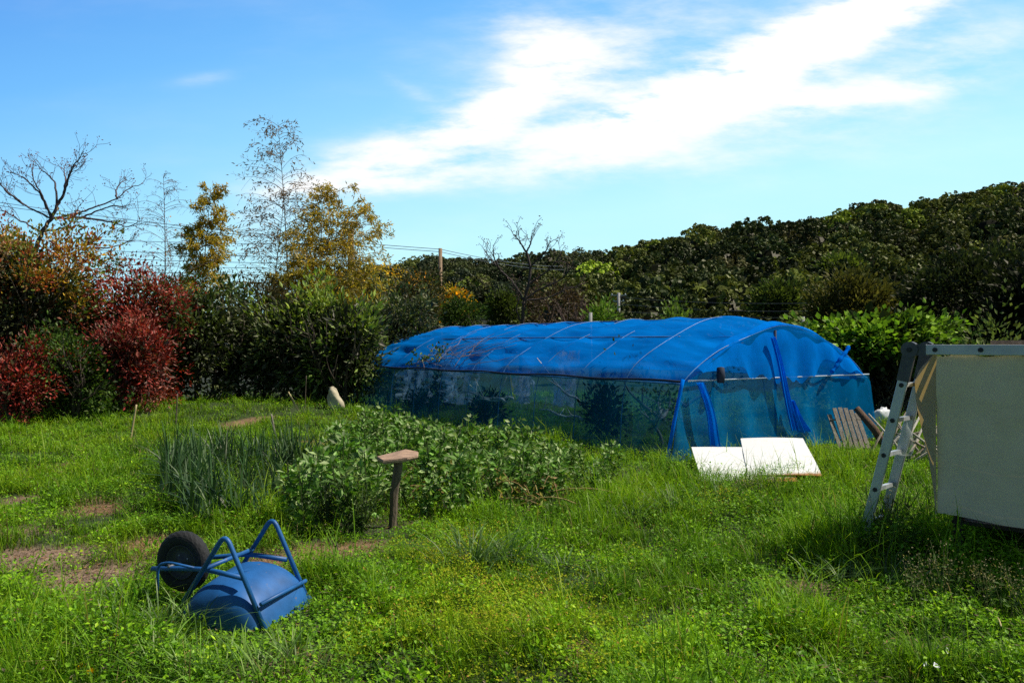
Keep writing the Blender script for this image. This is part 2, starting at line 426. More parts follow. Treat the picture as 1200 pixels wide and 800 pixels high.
def grass():
    g = MB(); lv = MB()
    for y0, y1, dens, ldens in ((2.6, 4.4, 6800, 5200), (4.4, 6, 6000, 4600), (6, 8, 4000, 3200), (8, 11, 2300, 1700), (11, 15, 1200, 800), (15, 20, 650, 300), (20, 26, 220, 60)):
        x, y = scatter(dens, y0, y1)
        s, _ = soil_mask(x, y); bean = in_poly(x, y, BEAN_POLY); ho = in_house(x, y)
        cl = fbm(x, y, .35, 41)
        und = np.exp(-(((x - 3.1) ** 2 / 1.3 + (y - 5.35) ** 2 / .35) ** 2)); p = (1 - .92 * s) * (1 - .7 * und) * np.where(bean, .45, 1) * np.where(ho, .35, 1) * np.clip(cl * 3.4 - 1.0, .12, 1)  # und thins grass under the tarp so the shade there looks darker
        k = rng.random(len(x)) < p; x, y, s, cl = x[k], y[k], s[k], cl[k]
        n = len(x)
        h = hfield(x, y) * (1 - .6 * s) * np.exp(rng.normal(size=n) * .38); h = np.clip(h, .015, .75)
        d = np.hypot(x, y)
        w = np.maximum(rng.uniform(.0022, .0052, n) * (1 + h * 2), .0008 * d)
        lean = np.abs(rng.normal(size=n)) * .55 + .15
        f = np.clip(-.05 + 1.3 * fbm(x, y, 1.1, 50) + rng.normal(size=n) * .2 + .2 * (cl - .5), 0, 1) * 2.6
        yl = yfield(x, y); f = np.clip(f + yl * .6, 0, 3)
        i = np.floor(f).astype(int).clip(0, 2); fr = (f - i)[:, None]
        c = PAL[i] * (1 - fr) + PAL[i + 1] * fr
        dry = rng.random(n) < .03 + .12 * s; c[dry] = PAL[4] * rng.uniform(.5, 1.2, (dry.sum(), 1))
        sh = ((x > 1.6) & (y < 8) & (rng.random(n) < .3))
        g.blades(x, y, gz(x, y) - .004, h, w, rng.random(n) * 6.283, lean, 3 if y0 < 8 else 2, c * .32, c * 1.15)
        # broad little weed leaves between the blades
        x, y = scatter(ldens, y0, y1)
        s, _ = soil_mask(x, y); bean = in_poly(x, y, BEAN_POLY)
        wn = fbm(x, y, .6, 61)
        p = (1 - .93 * s) * np.clip(wn * 3.2 - .9, .06, 1) * np.where(bean, .4, 1)
        k = rng.random(len(x)) < p; x, y = x[k], y[k]; n = len(x)
        h = hfield(x, y) * rng.uniform(.2, 1.0, n)
        L = np.maximum(rng.uniform(.012, .036, n), .0022 * y); az = rng.random(n) * 6.283
        dd = np.stack([np.cos(az), np.sin(az), rng.normal(size=n) * .5 + .15], 1)
        f = np.clip(.9 + 1.5 * (fbm(x, y, .9, 70) - .35) + rng.normal(size=n) * .5 + yfield(x, y), 0, 2.99)
        i = np.floor(f).astype(int); fr = (f - i)[:, None]
        c = PAL[i] * (1 - fr) + PAL[i + 1] * fr
        lv.leaves(np.stack([x, y, gz(x, y) + h], 1), dd, L, L * rng.uniform(.45, .8, n), c * 1.12, .75)
    for y0, y1, dens, per in ((2.6, 6, 38, 50), (6, 9, 26, 40), (9, 13, 14, 28), (13, 18, 6, 20)):
        x, y = scatter(dens, y0, y1); s, _ = soil_mask(x, y); bean = in_poly(x, y, BEAN_POLY); ho = in_house(x, y)
        wn = fbm(x, y, 1.1, 91)
        k = (rng.random(len(x)) < (1 - .8 * s) * np.clip(wn * 2.6 - .6, .12, 1)) & ~bean & ~ho; x, y, wn = x[k], y[k], wn[k]; n = len(x)
        R0 = (.035 + .15 * rng.random(n) ** 2.2) * (.7 + .6 * wn); H0 = R0 * rng.uniform(.6, 1.3, n) + hfield(x, y) * .35
        v = unit(rng.normal(size=(n, per, 3))); v[..., 2] = np.abs(v[..., 2]); v *= rng.uniform(.55, 1, (n, per, 1))
        p = np.stack([x[:, None] + v[..., 0] * R0[:, None], y[:, None] + v[..., 1] * R0[:, None], gz(x, y)[:, None] + v[..., 2] * H0[:, None]], -1)
        f = np.clip(1.1 + 1.6 * (fbm(x, y, .7, 95) - .4) + rng.normal(size=n) * .7 + yfield(x, y), 0, 2.9); i = np.floor(f).astype(int); fr = (f - i)[:, None]
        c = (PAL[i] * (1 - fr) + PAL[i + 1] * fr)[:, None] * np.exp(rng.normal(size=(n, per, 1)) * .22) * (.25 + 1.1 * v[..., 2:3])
        L = np.maximum(rng.uniform(.013, .036, n), .0022 * y)[:, None] * rng.uniform(.7, 1.3, (n, per))
        d = v + rng.normal(size=v.shape) * .5; nr = rng.choice([.42, .62, .25], n)[:, None] * np.ones((1, per))
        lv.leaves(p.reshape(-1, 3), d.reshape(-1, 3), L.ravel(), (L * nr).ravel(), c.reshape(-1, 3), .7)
    tag(g.build('grass', M['grass'], smooth=False), 'green meadow grass covering the garden floor', 'grass', kind='stuff')
    tag(lv.build('weed_ground_cover', M['leaf'], smooth=False), 'low broad leaved weeds growing through the grass', 'weeds', kind='stuff')
    # tiny yellow-green flowering weeds
    x, y = scatter(5200, 2.7, 9); yl = yfield(x, y)
    k = rng.random(len(x)) < yl ** 1.5 * .5; x, y = x[k], y[k]; n = len(x)
    h = hfield(x, y) * rng.uniform(.8, 1.5, n) + .03
    fl = MB(); az = rng.random(n) * 6.283
    cs = np.array([[.32, .38, .02], [.40, .40, .03], [.24, .34, .02], [.45, .26, .06]])[rng.choice(4, n, p=[.45, .2, .28, .07])] * rng.uniform(.6, 1.1, (n, 1))
    for _ in range(3):
        az = rng.random(n) * 6.283
        q = np.stack([x, y, gz(x, y) + h], 1) + rng.normal(size=(n, 3)) * .012
        fl.leaves(q, np.stack([np.cos(az), np.sin(az), rng.normal(size=n) * .6], 1), rng.uniform(.009, .019, n), .011, cs * 1.3, .6)
    fl.blades(x, y, gz(x, y), h, np.full(n, .0022), az, rng.random(n) * .3, 2, np.tile([.06, .12, .02], (n, 1)), np.tile([.2, .26, .03], (n, 1)))
    tag(fl.build('flowering_weeds', M['petal'], smooth=False), 'tiny yellow green flowering weeds spread through the grass', 'weeds', kind='stuff')
    # straw litter on the bare soil
    x, y = scatter(4500, 3, 14); s, o = soil_mask(x, y)
    k = (rng.random(len(x)) < np.maximum(s * .6, .035)); x, y, o = x[k], y[k], o[k]; n = len(x); az = rng.random(n) * 6.283
    lt = MB(); c = np.where((rng.random(n) < .35 + .5 * o)[:, None], [.42, .24, .1], [.26, .19, .13]) * rng.uniform(.15, 1.4, (n, 1))
    lt.leaves(np.stack([x, y, gz(x, y) + .006 + np.where(o + s[k] > .3, 0, hfield(x, y) * .8)], 1), np.stack([np.cos(az), np.sin(az), rng.normal(size=n) * .15 + .08], 1), rng.uniform(.010, .05, n), rng.uniform(.004, .014, n), c, .9)
    tag(lt.build('straw_litter', M['leaf'], smooth=False), 'dry straw and leaf litter on the bare soil patches', 'litter', kind='stuff')
grass()

# ------------------------------------------------------------------ plants
def pal(cols, n, w=None, jit=.3):
    c = np.array(cols, float)[rng.choice(len(cols), n, p=w)]
    return c * np.exp(rng.normal(size=(n, 1)) * jit)

def grow(p, d, L, r, depth, out, tips, wob=.18, up=.08, nch=(2, 4), spread=.75, ratio=.66, seg=5, start=.35):
    pts = [np.array(p, float)]; d = unit(np.array(d, float)); rr = [r]
    for k in range(seg):
        d = unit(d + rng.normal(size=3) * wob + np.array([0, 0, up]))
        pts.append(pts[-1] + d * L / seg); rr.append(r * (1 - .5 * (k + 1) / seg))
    out.append((np.array(pts), np.array(rr)))
    if depth == 0: tips.append((pts[-1], d)); return
    for c in range(random.randint(*nch)):
        t = start + (1 - start) * (c + random.random() * .8) / nch[1]; t = min(t, 1)
        i = min(int(t * seg), seg - 1); q = pts[i] + (pts[i + 1] - pts[i]) * (t * seg - i)
        ax = unit(np.cross(d, rng.normal(size=3))); a = spread * random.uniform(.6, 1.25)
        nd_ = d * math.cos(a) + ax * math.sin(a)
        grow(q, nd_, L * ratio * random.uniform(.75, 1.2), rr[i] * .62, depth - 1, out, tips, wob, up, nch, spread, ratio, seg, start)
    nd_ = unit(d + rng.normal(size=3) * .25)
    grow(pts[-1], nd_, L * ratio, rr[-1], depth - 1, out, tips, wob, up, nch, spread, ratio, seg, start)

def clumps(mb, cen, per, cr, L, Wr, cols, w=None, out_from=None, upb=.35, dirb=(0, 0, .25), shade=.35, jit=.28, zr=None):
    """leaf cards gathered into clumps round the given centres; one hue leaning per clump"""
    n = len(cen)
    cen = np.asarray(cen); base = pal(cols, n, w, .12)
    c = np.repeat(base, per, 0) * np.exp(rng.normal(size=(n * per, 1)) * jit)
    alt = rng.random(n * per) < .25; c[alt] = pal(cols, alt.sum(), w, jit)
    off = rng.normal(size=(n * per, 3)) * cr
    pos = np.repeat(cen, per, 0) + off
    d = unit(off) + rng.normal(size=off.shape) * .5 + np.asarray(dirb)
    if out_from is not None: d = d + .8 * unit(np.repeat(cen - out_from, per, 0))
    l = L * rng.uniform(.65, 1.25, n * per)
    mb.leaves(pos, d, l, l * Wr, c, upb)

def bush(name, label, cat, cx, cy, rx, ry, z0, z1, n, per, L, Wr, cols, w=None, top=None, core=True, mat='gloss_leaf', group=None, bark=(.09, .065, .045), stems=6, cr=.13, upb=.35, dirb=(0, 0, .3), hollow=.55):
    g0 = float(gz(cx, cy)); root = empty(name, (cx, cy, g0), 0, label, cat, group)
    mw = root.matrix_world
    b = MB()
    out, tips = [], []
    for k in range(stems):
        a = random.random() * 6.28; sp = random.uniform(.1, .55)
        grow((cx + .25 * rx * math.cos(a), cy + .25 * ry * math.sin(a), g0), (sp * math.cos(a), sp * math.sin(a), 1), (z1 - z0) * .48, .02 + .012 * (z1 - z0), 2, out, tips, .12, .06, (2, 3), .6, .6, 4)
    for p, r in out: b.tube(p, np.maximum(r, .006), 5, np.array(bark) * random.uniform(.7, 1.3), cap=False)
    b.build('trunk', M['bark'], root, local=mw)
    # uneven shell of clumps
    v = rng.normal(size=(n, 3)); v = unit(v); rad = rng.uniform(hollow, 1.0, n) ** .8
    lump = 1 + .30 * np.sin(v[:, 0] * 4.3 + cx * 3) * np.sin(v[:, 2] * 4 + cy) + .18 * np.sin(v[:, 1] * 9 + v[:, 2] * 7 + cx)
    zc, rz = (z0 + z1) / 2, (z1 - z0) / 2
    sq = np.sign(v) * np.abs(v) ** .85
    cen = np.stack([cx + sq[:, 0] * rx * rad * lump, cy + sq[:, 1] * ry * rad * lump, g0 + zc + sq[:, 2] * rz * rad * lump], 1)
    cen[:, 2] = np.maximum(cen[:, 2], g0 + .08)
    m = MB()
    if top is None: clumps(m, cen, per, cr, L, Wr, cols, w, np.array([cx, cy, g0 + zc]), upb, dirb)
    else:
        hi = (cen[:, 2] - g0 - z0) / (z1 - z0) + rng.normal(size=n) * .1 > top[1]
        clumps(m, cen[~hi], per, cr, L, Wr, cols, w, np.array([cx, cy, g0 + zc]), upb, dirb)
        if hi.sum(): clumps(m, cen[hi], per, cr, L, Wr, top[0], None, np.array([cx, cy, g0 + zc]), upb, dirb)
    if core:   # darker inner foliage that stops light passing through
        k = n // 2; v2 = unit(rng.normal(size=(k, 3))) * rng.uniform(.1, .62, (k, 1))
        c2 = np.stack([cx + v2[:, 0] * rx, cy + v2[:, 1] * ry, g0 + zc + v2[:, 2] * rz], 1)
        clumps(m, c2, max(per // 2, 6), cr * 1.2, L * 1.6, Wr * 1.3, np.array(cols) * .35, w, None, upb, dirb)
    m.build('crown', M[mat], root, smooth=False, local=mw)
    return root

RED = [[.38, .030, .022], [.23, .018, .014], [.5, .12, .08], [.12, .016, .012], [.09, .10, .02]]  # the pinkish entry paints lit glints into the leaf colours
DKG = [[.032, .055, .011], [.06, .09, .015], [.09, .13, .020], [.014, .022, .008], [.13, .145, .05]]
LIME = [[.26, .36, .03], [.36, .46, .06], [.15, .22, .03]]
MIDG = [[.045, .10, .014], [.08, .155, .018], [.028, .06, .012], [.11, .18, .02]]
AUT = [[.45, .16, .02], [.55, .34, .03], [.40, .08, .04], [.22, .24, .025], [.6, .38, .2], [.12, .16, .02]]

def X(px, d): return (px - 600) / F * d
def Zp(py, d): return EYE - (py - HY) / F * d

bush('autumn_bush', 'tall bush with orange, pink and yellow leaves above green ones at the left edge', 'bush', X(22, 18), 18, 1.7, 1.3, .4, Zp(258, 18), 320, 62, .105, .5, [[.03, .06, .015], [.05, .09, .02], [.10, .05, .02], [.04, .03, .02], [.09, .10, .02]], top=(AUT, .58))
bush('mixed_bush', 'broad green bush with scattered reddish brown leaves behind the two red bushes', 'bush', X(78, 18.8), 18.8, 1.35, 1.1, .2, Zp(322, 18.8), 220, 34, .12, .5, MIDG + [[.14, .04, .02]], top=(MIDG[:2] + AUT[:4], .78))
bush('green_shrub', 'low mid green shrub between the two red bushes', 'shrub', X(88, 16.8), 16.8, .75, .7, .0, Zp(392, 16.8), 110, 34, .09, .5, MIDG, mat='leaf')
bush('red_bush', 'low deep red leaved bush at the left edge of the lawn', 'bush', X(18, 16.2), 16.2, .85, .75, .05, Zp(402, 16.2), 95, 52, .095, .36, RED, w=[.36, .3, .1, .14, .1], hollow=.35)
bush('red_bush', 'tall deep red leaved bush standing beside the dark hedge', 'bush', X(158, 17.6), 17.6, .92, .8, .1, Zp(372, 17.6), 115, 54, .095, .36, RED, w=[.36, .3, .1, .14, .1], hollow=.35)
bush('red_shrub', 'dark red shrub rising behind the tall red bush with green leaves mixed in', 'shrub', X(165, 18.9), 18.9, 1.15, .8, 1.0, Zp(322, 18.9), 130, 52, .095, .38, RED[:3] + [MIDG[0]], w=[.36, .3, .14, .2])
HL = 'evergreen hedge shrubs behind the lawn'
bush('evergreen_shrub', 'dark evergreen hedge shrub with yellow green leaves next to the red bush', 'shrub', X(228, 19.8), 19.8, 1.3, 1.0, .1, Zp(335, 19.8), 230, 30, .15, .45, DKG + [[.09, .13, .02]], top=([[.06, .11, .02], [.10, .15, .025], [.03, .05, .014]], .72), group=HL)
bush('evergreen_shrub', 'thin grey green hedge shrub left of the lime tipped ones', 'shrub', X(300, 20.4), 20.4, 1.1, .9, .1, Zp(350, 20.4), 130, 26, .13, .4, DKG + [[.05, .06, .03]], group=HL)
bush('evergreen_shrub', 'dark evergreen hedge shrub with lime green shoots on its top', 'shrub', X(352, 19.8), 19.8, 1.15, .95, .1, Zp(348, 19.8), 200, 28, .17, .36, DKG, top=(LIME, .85), group=HL)
bush('evergreen_shrub', 'dark evergreen hedge shrub with lime shoots also on its lower front', 'shrub', X(404, 19.3), 19.3, 1.05, .95, .1, Zp(352, 19.3), 190, 28, .17, .36, DKG[:4] + [[.22, .32, .04]], top=(LIME, .85), group=HL)
bush('evergreen_shrub', 'dull dark green hedge shrub at the far end of the blue net house', 'shrub', X(462, 21.5), 21.5, 1.25, 1.0, .1, Zp(342, 21.5), 230, 30, .14, .36, DKG + [[.06, .075, .04]], group=HL)
bush('evergreen_shrub', 'small dark shrub crowding the left end wall of the net house', 'shrub', X(388, 20.2), 20.2, .6, .6, .0, Zp(405, 20.2), 90, 28, .15, .36, DKG + [LIME[0]], group=HL)

# low pale wall behind the hedge
w = MB()
w.beam((X(190, 23.5), 23.5, .8), (X(470, 24.5), 24.5, .8), .15, 1.6); w.beam((X(190, 23.5), 23.5, 1.64), (X(470, 24.5), 24.5, 1.64), .21, .08)
tag(w.build('garden_wall', M['pale_concrete'], smooth=False), 'low pale concrete wall glimpsed through gaps in the hedge', 'wall')

# vine hedge at the right behind the net house
VG = [[.13, .25, .02], [.2, .36, .025], [.07, .13, .014], [.27, .42, .05]]
bush('vine_thicket', 'vine thicket with bright green leaves on top, right behind the net house', 'vine', X(1030, 17.5), 17.5, 1.7, .8, 1.15, Zp(375, 17.5), 230, 26, .15, .75, DKG[:3], top=(VG, .35), mat='leaf', stems=9, cr=.14, upb=.6)
bush('vine_thicket', 'dark tangled brushwood below the bright vine leaves', 'brushwood', X(1045, 18), 18, 1.9, .8, .0, 1.35, 190, 26, .12, .5, [[.02, .022, .01], [.03, .03, .014], [.05, .04, .02]], stems=14, bark=(.16, .13, .1))
bush('pale_leaved_shrub', 'upright shrub with pale yellow green leaves behind the ladder at the right edge', 'shrub', X(1172, 11), 11, .55, .5, .4, Zp(372, 11), 60, 20, .085, .5, [[.12, .17, .04], [.18, .22, .06], [.06, .08, .02]], mat='leaf', core=False)

def tree(name, label, cat, px, d, ptop, pbot, wpx, cols, n=240, per=26, L=.35, mat='leaf', group=None, bark=(.08, .06, .045), zlow=None):
    cx = X(px, d); z1 = Zp(ptop, d); z0 = Zp(pbot, d) if zlow is None else zlow; rx = wpx / F * d / 2
    root = empty(name, (cx, d, 0), 0, label, cat, group); mw = root.matrix_world
    b = MB(); out, tips = [], []
    grow((cx, d, 0), (rng.normal() * .08, 0, 1), z1 * .42, .03 * z1 + .03, 3, out, tips, .1, .06, (2, 3), .7, .62, 4)
    for p, r in out: b.tube(p, np.maximum(r, .012), 5, np.array(bark) * random.uniform(.8, 1.2), cap=False)
    b.build('trunk', M['bark'], root, local=mw)
    v = unit(rng.normal(size=(n, 3))); rad = rng.uniform(.45, 1, n) ** .7
    nb = 7; bl = unit(rng.normal(size=(nb, 3))); lump = .78 + .3 * np.clip((v @ bl.T).max(1) * 2.6 - 1.5, 0, 1)
    zc, rz = (z0 + z1) / 2, (z1 - z0) / 2
    cen = np.stack([cx + v[:, 0] * rx * rad * lump, d + v[:, 1] * rx * rad * lump, zc + v[:, 2] * rz * rad * lump], 1)
    m = MB(); clumps(m, cen, per, L * 1.1, L, .55, cols, None, np.array([cx, d, zc - rz * .3]), .4)
    m.build('crown', M[mat], root, smooth=False, local=mw)
    return root
tree('dark_tree', 'big dark broadleaf tree at the foot of the hill, right edge', 'tree', 1135, 45, 296, 402, 170, [[.014, .022, .008], [.022, .034, .012], [.035, .045, .016]], 420, 30, .3)
tree('olive_tree', 'dull olive green rounded tree left of the big dark tree', 'tree', 1002, 52, 322, 400, 105, [[.10, .10, .022], [.075, .08, .02], [.13, .12, .03]], 300, 26, .34)
tree('dark_tree', 'dark tree filling the right edge beside the pale leaved shrub', 'tree', 1235, 30, 300, 420, 120, [[.008, .012, .006], [.014, .02, .008]], 260, 26, .3)
tree('bright_tree', 'yellow green tree low on the hill above the net house front', 'tree', 912, 98, 334, 372, 52, [[.07, .11, .02], [.10, .14, .025], [.04, .06, .014]], 160, 24, .6)
tree('small_tree', 'small yellow green tree beside the bare tree behind the net house', 'tree', 590, 60, 343, 385, 34, [[.07, .10, .02], [.09, .13, .02], [.04, .055, .015]], 120, 24, .3)
tree('small_tree', 'bright green sapling peeping over the net roof beside the far pole', 'sapling', 706, 32, 358, 392, 24, [[.12, .22, .03], [.16, .26, .04]], 34, 16, .2)
tree('small_tree', 'bright green sapling tip peeping over the middle of the net roof', 'sapling', 790, 32, 360, 395, 22, [[.12, .2, .03], [.16, .24, .04]], 26, 16, .2)
tree('brown_thicket', 'brown leafless thicket below the bare tree behind the roof', 'thicket', 650, 48, 330, 395, 90, [[.07, .045, .03], [.05, .035, .025], [.09, .06, .04]], 150, 18, .2, bark=(.12, .08, .06))
tree('brown_thicket', 'brownish thicket behind the hedge under the tall thin bamboo', 'thicket', 300, 33, 330, 400, 90, [[.10, .075, .03], [.07, .06, .03], [.05, .055, .02]], 190, 20, .18, bark=(.1, .07, .05))
tree('olive_bush', 'olive brown bush behind the hedge, left of the orange leaved tree', 'bush', 490, 46, 312, 385, 70, [[.09, .075, .03], [.06, .06, .025], [.05, .065, .02]], 170, 22, .2)
tree('green_bush', 'green bush at the foot of the orange leaved tree', 'bush', 540, 44, 350, 392, 44, [[.04, .08, .02], [.06, .1, .02]], 110, 22, .2)

# bare trees
def bare(name, label, px, d, ptop, dirs, L, r, depth, col, wob=.16, up=.06, spread=.6, ratio=.68, nch=(2, 3), buds=None, group=None, zb=0, minr=.006):
    cx = X(px, d); root = empty(name, (cx, d, 0), 0, label, 'tree', group); mw = root.matrix_world
    out, tips = [], []
    for dv, l, z in dirs: grow((cx, d, z), dv, l, r, depth, out, tips, wob, up, nch, spread, ratio, 6, .3)
    b = MB()
    for p, rr in out: b.tube(p, np.maximum(rr, minr), 5, np.array(col) * random.uniform(.8, 1.25), cap=False)
    b.build('trunk', M['bark'], root, local=mw)
    if buds is not None:
        m = MB(); c = np.array([t[0] for t in tips]); clumps(m, c, buds[1], buds[2], buds[3], .5, buds[0], None, None)
        m.build('crown', M['leaf'], root, smooth=False, local=mw)
    return root
def drawn_tree(label, d, lines, r0, tw, col, buds=None, rt=.012, twl=.7, dep=1.2):
    """tree whose main limbs follow given courses, with fine twigs grown along them"""
    cx = X(lines[0][0][0], d); root = empty('bare_tree', (cx, d, 0), 0, label, 'tree'); mw = root.matrix_world; b = MB(); tips = []; off = {}
    for li, ln in enumerate(lines):
        y0 = off.get(ln[0], 0.); y1 = y0 + rng.uniform(-dep, dep) if li else 0.
        P = []
        for k, (px, py) in enumerate(ln):
            yy = y0 + (y1 - y0) * k / max(len(ln) - 1, 1); off.setdefault((px, py), yy); dd = d + off[(px, py)]; p = at(px, py, d); P.append([p[0], dd, p[2]])
        P = np.array(P)
        if li == 0: P = np.concatenate([[[P[0][0] - .1, d, 0]], P])
        t = np.linspace(0, len(P) - 1, len(P) * 5); Q = np.stack([np.interp(t, np.arange(len(P)), P[:, c]) for c in range(3)], 1)
        for _ in range(3): Q[1:-1] = .25 * Q[:-2] + .5 * Q[1:-1] + .25 * Q[2:]
        Q[1:-1] += rng.normal(size=Q[1:-1].shape) * .012
        ra = r0 if li == 0 else r0 * .48; rb = r0 * .55 if li == 0 else rt
        b.tube(Q, np.linspace(ra, rb, len(Q)), 6, np.array(col) * random.uniform(.85, 1.2), cap=False)
        for k in range(tw if li else tw // 3):
            i_ = int(len(Q) * (.35 + .65 * (k + random.random()) / tw)); i_ = min(i_, len(Q) - 2); tv = unit(Q[i_ + 1] - Q[i_]); out = []
            dv = unit(tv + rng.normal(size=3) * .65 + np.array([0, 0, .25])); grow(Q[i_], dv, twl * random.uniform(.5, 1.1), rt * .9, 1, out, tips, .22, .06, (1, 2), .7, .65, 4, .4)
            for p, rr in out: b.tube(p, np.maximum(rr, rt * .55), 4, np.array(col) * random.uniform(.8, 1.3), cap=False)
        tips.append((Q[-1], tv))
    b.build('trunk', M['bark'], root, local=mw)
    if buds: m = MB(); clumps(m, np.array([t[0] for t in tips]), buds[1], buds[2], buds[3], .5, buds[0]); m.build('crown', M['leaf'], root, smooth=False, local=mw)
drawn_tree('wide spreading leafless tree with upturned branches at the left', 26, [
    [(40, 300), (48, 272), (60, 256), (66, 241), (74, 228)], [(66, 241), (62, 215), (50, 202), (38, 196), (30, 190)], [(74, 228), (72, 210), (64, 198), (58, 187)], [(74, 228), (85, 212), (95, 200), (106, 196), (119, 187)],
    [(74, 228), (79, 205), (88, 192)], [(60, 256), (90, 249), (108, 240), (130, 230), (142, 216), (157, 210)], [(60, 256), (95, 255), (120, 246), (136, 241), (152, 244)], [(48, 272), (80, 268), (92, 262), (106, 244)],
    [(60, 256), (32, 241), (15, 225), (2, 207)], [(48, 272), (30, 261), (12, 252), (-4, 240)], [(95, 255), (125, 260), (146, 264), (165, 271), (183, 266)], [(48, 300), (75, 298), (92, 289), (108, 272), (126, 263)],
    [(92, 289), (110, 306), (130, 316), (146, 327)], [(92, 289), (120, 288), (141, 277)], [(60, 256), (50, 227), (38, 212), (25, 206)], [(60, 256), (54, 232), (46, 214), (48, 200)], [(130, 230), (120, 215), (124, 200)], [(32, 241), (22, 228), (20, 212)]],
    .075, 7, (.12, .085, .09), ([[.2, .08, .08], [.26, .1, .08]], 3, .03, .07), .010, .55)
bare('fruit_tree', 'small thin tree with a few orange leaves behind the dark red shrub', 142, 26, 270, [((.1, 0, 1), 3.2, 0), ((.5, 0, 1), .75, 3.0), ((-.4, 0, 1), .7, 3.2), ((.9, 0, .6), .7, 3.2)], 1, .03, 2, (.2, .12, .1), buds=([[.4, .2, .08], [.5, .3, .14], [.3, .1, .1]], 5, .09, .11))
drawn_tree('leafless forked tree rising behind the middle of the net roof', 46, [
    [(612, 380), (614, 352), (620, 332), (622, 312), (617, 296)], [(617, 296), (610, 286), (603, 277)], [(617, 296), (622, 285), (624, 277)], [(622, 312), (632, 302), (640, 295), (645, 283)], [(620, 332), (638, 321), (650, 309), (657, 298)],
    [(614, 352), (600, 328), (586, 316), (575, 301), (569, 294)], [(586, 316), (579, 303), (578, 292)], [(614, 352), (630, 340), (655, 330), (668, 316), (672, 308)], [(612, 380), (604, 362), (609, 350), (601, 338)], [(614, 352), (640, 350), (666, 338), (686, 332)]],
    .13, 6, (.075, .055, .05), ([[.18, .12, .1]], 3, .05, .12), .022, .75)
bare('bare_tree', 'low reddish leafless tree right of the forked tree behind the roof', 668, 40, 325, [((.1, 0, 1), 1.9, 0), ((.8, 0, .7), 1.1, 1.6), ((-.5, 0, .9), 1.1, 1.7), ((.3, 0, 1), 1.2, 1.8), ((-.9, 0, .6), 1.0, 1.6)], 1, .06, 3, (.17, .105, .085), .14, .06, .6, .6, (2, 3), minr=.011)

# bamboo
def bamboo(label, culms, cols, leafn, Lb, group='bamboo beyond the hedge', ccol=(.24, .2, .07), leafL=.22, twig=(.2, .14, .09), droop=.55, w=None):
    d0 = culms[0][1]; root = empty('bamboo', (X(culms[0][0], d0), d0, 0), 0, label, 'bamboo', group); mw = root.matrix_world
    m = MB(); b2 = MB()
    for px0, d, px1, ptop, f0 in culms:
        x0, x1, zt = X(px0, d), X(px1, d), Zp(ptop, d)
        t = np.linspace(0, 1, 26); pts = np.stack([x0 + (x1 - x0) * t ** 1.6, d + .5 * np.sin(t * 2), zt * t], 1)
        b = MB(); b.tube(pts, .045 * (1 - .92 * t) + .004, 6, ccol, cap=False); b.build('trunk', M['bark'], root, local=mw)
        nn = int(zt * 3.6)
        for k in range(nn):
            f = f0 + (1 - f0) * (k + random.random()) / nn; f = min(f, .985)
            i = min(int(f * 25), 24); p = pts[i] + (pts[i + 1] - pts[i]) * (f * 25 - i)
            for s in range(2):
                a = random.random() * 6.283; L = Lb * (1.1 - .75 * f) * random.uniform(.6, 1.2) * (.55 + .45 * min(1, (f - f0 + .12) * 4))
                h = np.array([math.cos(a), math.sin(a), 0]); tt = np.linspace(0, 1, 7)[:, None]
                q = p + h * L * tt + np.array([0, 0, 1]) * (L * (.75 * tt - droop * tt ** 2.2))
                b2.tube(q, np.linspace(.011, .004, 7), 4, twig, cap=False)
                nt_ = 7
                for u in range(nt_):
                    v = .25 + .75 * (u + random.random()) / nt_; j = min(int(v * 6), 5); q0 = q[j] + (q[j + 1] - q[j]) * (v * 6 - j)
                    dv = unit(h + rng.normal(size=3) * .75 + np.array([0, 0, .05])); l2 = L * .32 * random.uniform(.5, 1.1)
                    q2 = q0 + dv * l2 * np.linspace(0, 1, 4)[:, None] + np.array([0, 0, -.25 * l2]) * (np.linspace(0, 1, 4)[:, None] ** 2)
                    b2.tube(q2, .0045, 3, twig, cap=False)
                    nl = rng.poisson(leafn)
                    if nl:
                        g = rng.random(nl)[:, None] * 1.15; c0 = q0 + (q2[-1] - q0) * g + rng.normal(size=(nl, 3)) * .06
                        dd = dv + rng.normal(size=(nl, 3)) * .7 + np.array([0, 0, -.45])
                        m.leaves(c0, dd, leafL * rng.uniform(.6, 1.2, nl), leafL * .27, pal(cols, nl, w, .25), .4)
    b2.build('branches', M['bark'], root, local=mw); m.build('crown', M['bamboo_leaf'], root, smooth=False, local=mw)
GOLD = [[.62, .42, .02], [.52, .37, .02], [.36, .32, .03], [.75, .52, .08], [.2, .22, .03]]
bamboo('single narrow golden leaved bamboo, tapering to a drooping tip', [(228, 35, 242, 217, .3), (222, 35.4, 226, 262, .3)], GOLD, 17, 1.9, leafL=.19, w=[.25, .3, .25, .05, .15])
bamboo('pale leafless feathery bamboo left of the narrow golden one', [(190, 37, 186, 203, .35)], [[.2, .15, .14]], .6, 2.4, ccol=(.2, .17, .16), twig=(.22, .17, .17), leafL=.14)
bamboo('tallest bamboo with nearly bare feathery branches', [(338, 38, 322, 140, .3), (312, 38.5, 330, 230, .35)], [[.2, .11, .05], [.3, .17, .06], [.15, .11, .05]], 3, 3.2, ccol=(.2, .15, .07), twig=(.17, .11, .07), leafL=.2)
bamboo('golden leaved bamboo clump leaning right beside the tallest bamboo', [(385, 36, 395, 218, .25), (372, 36.6, 374, 232, .25), (398, 36.3, 428, 240, .3), (368, 35.6, 352, 268, .3)], GOLD, 13, 2.8, leafL=.19)
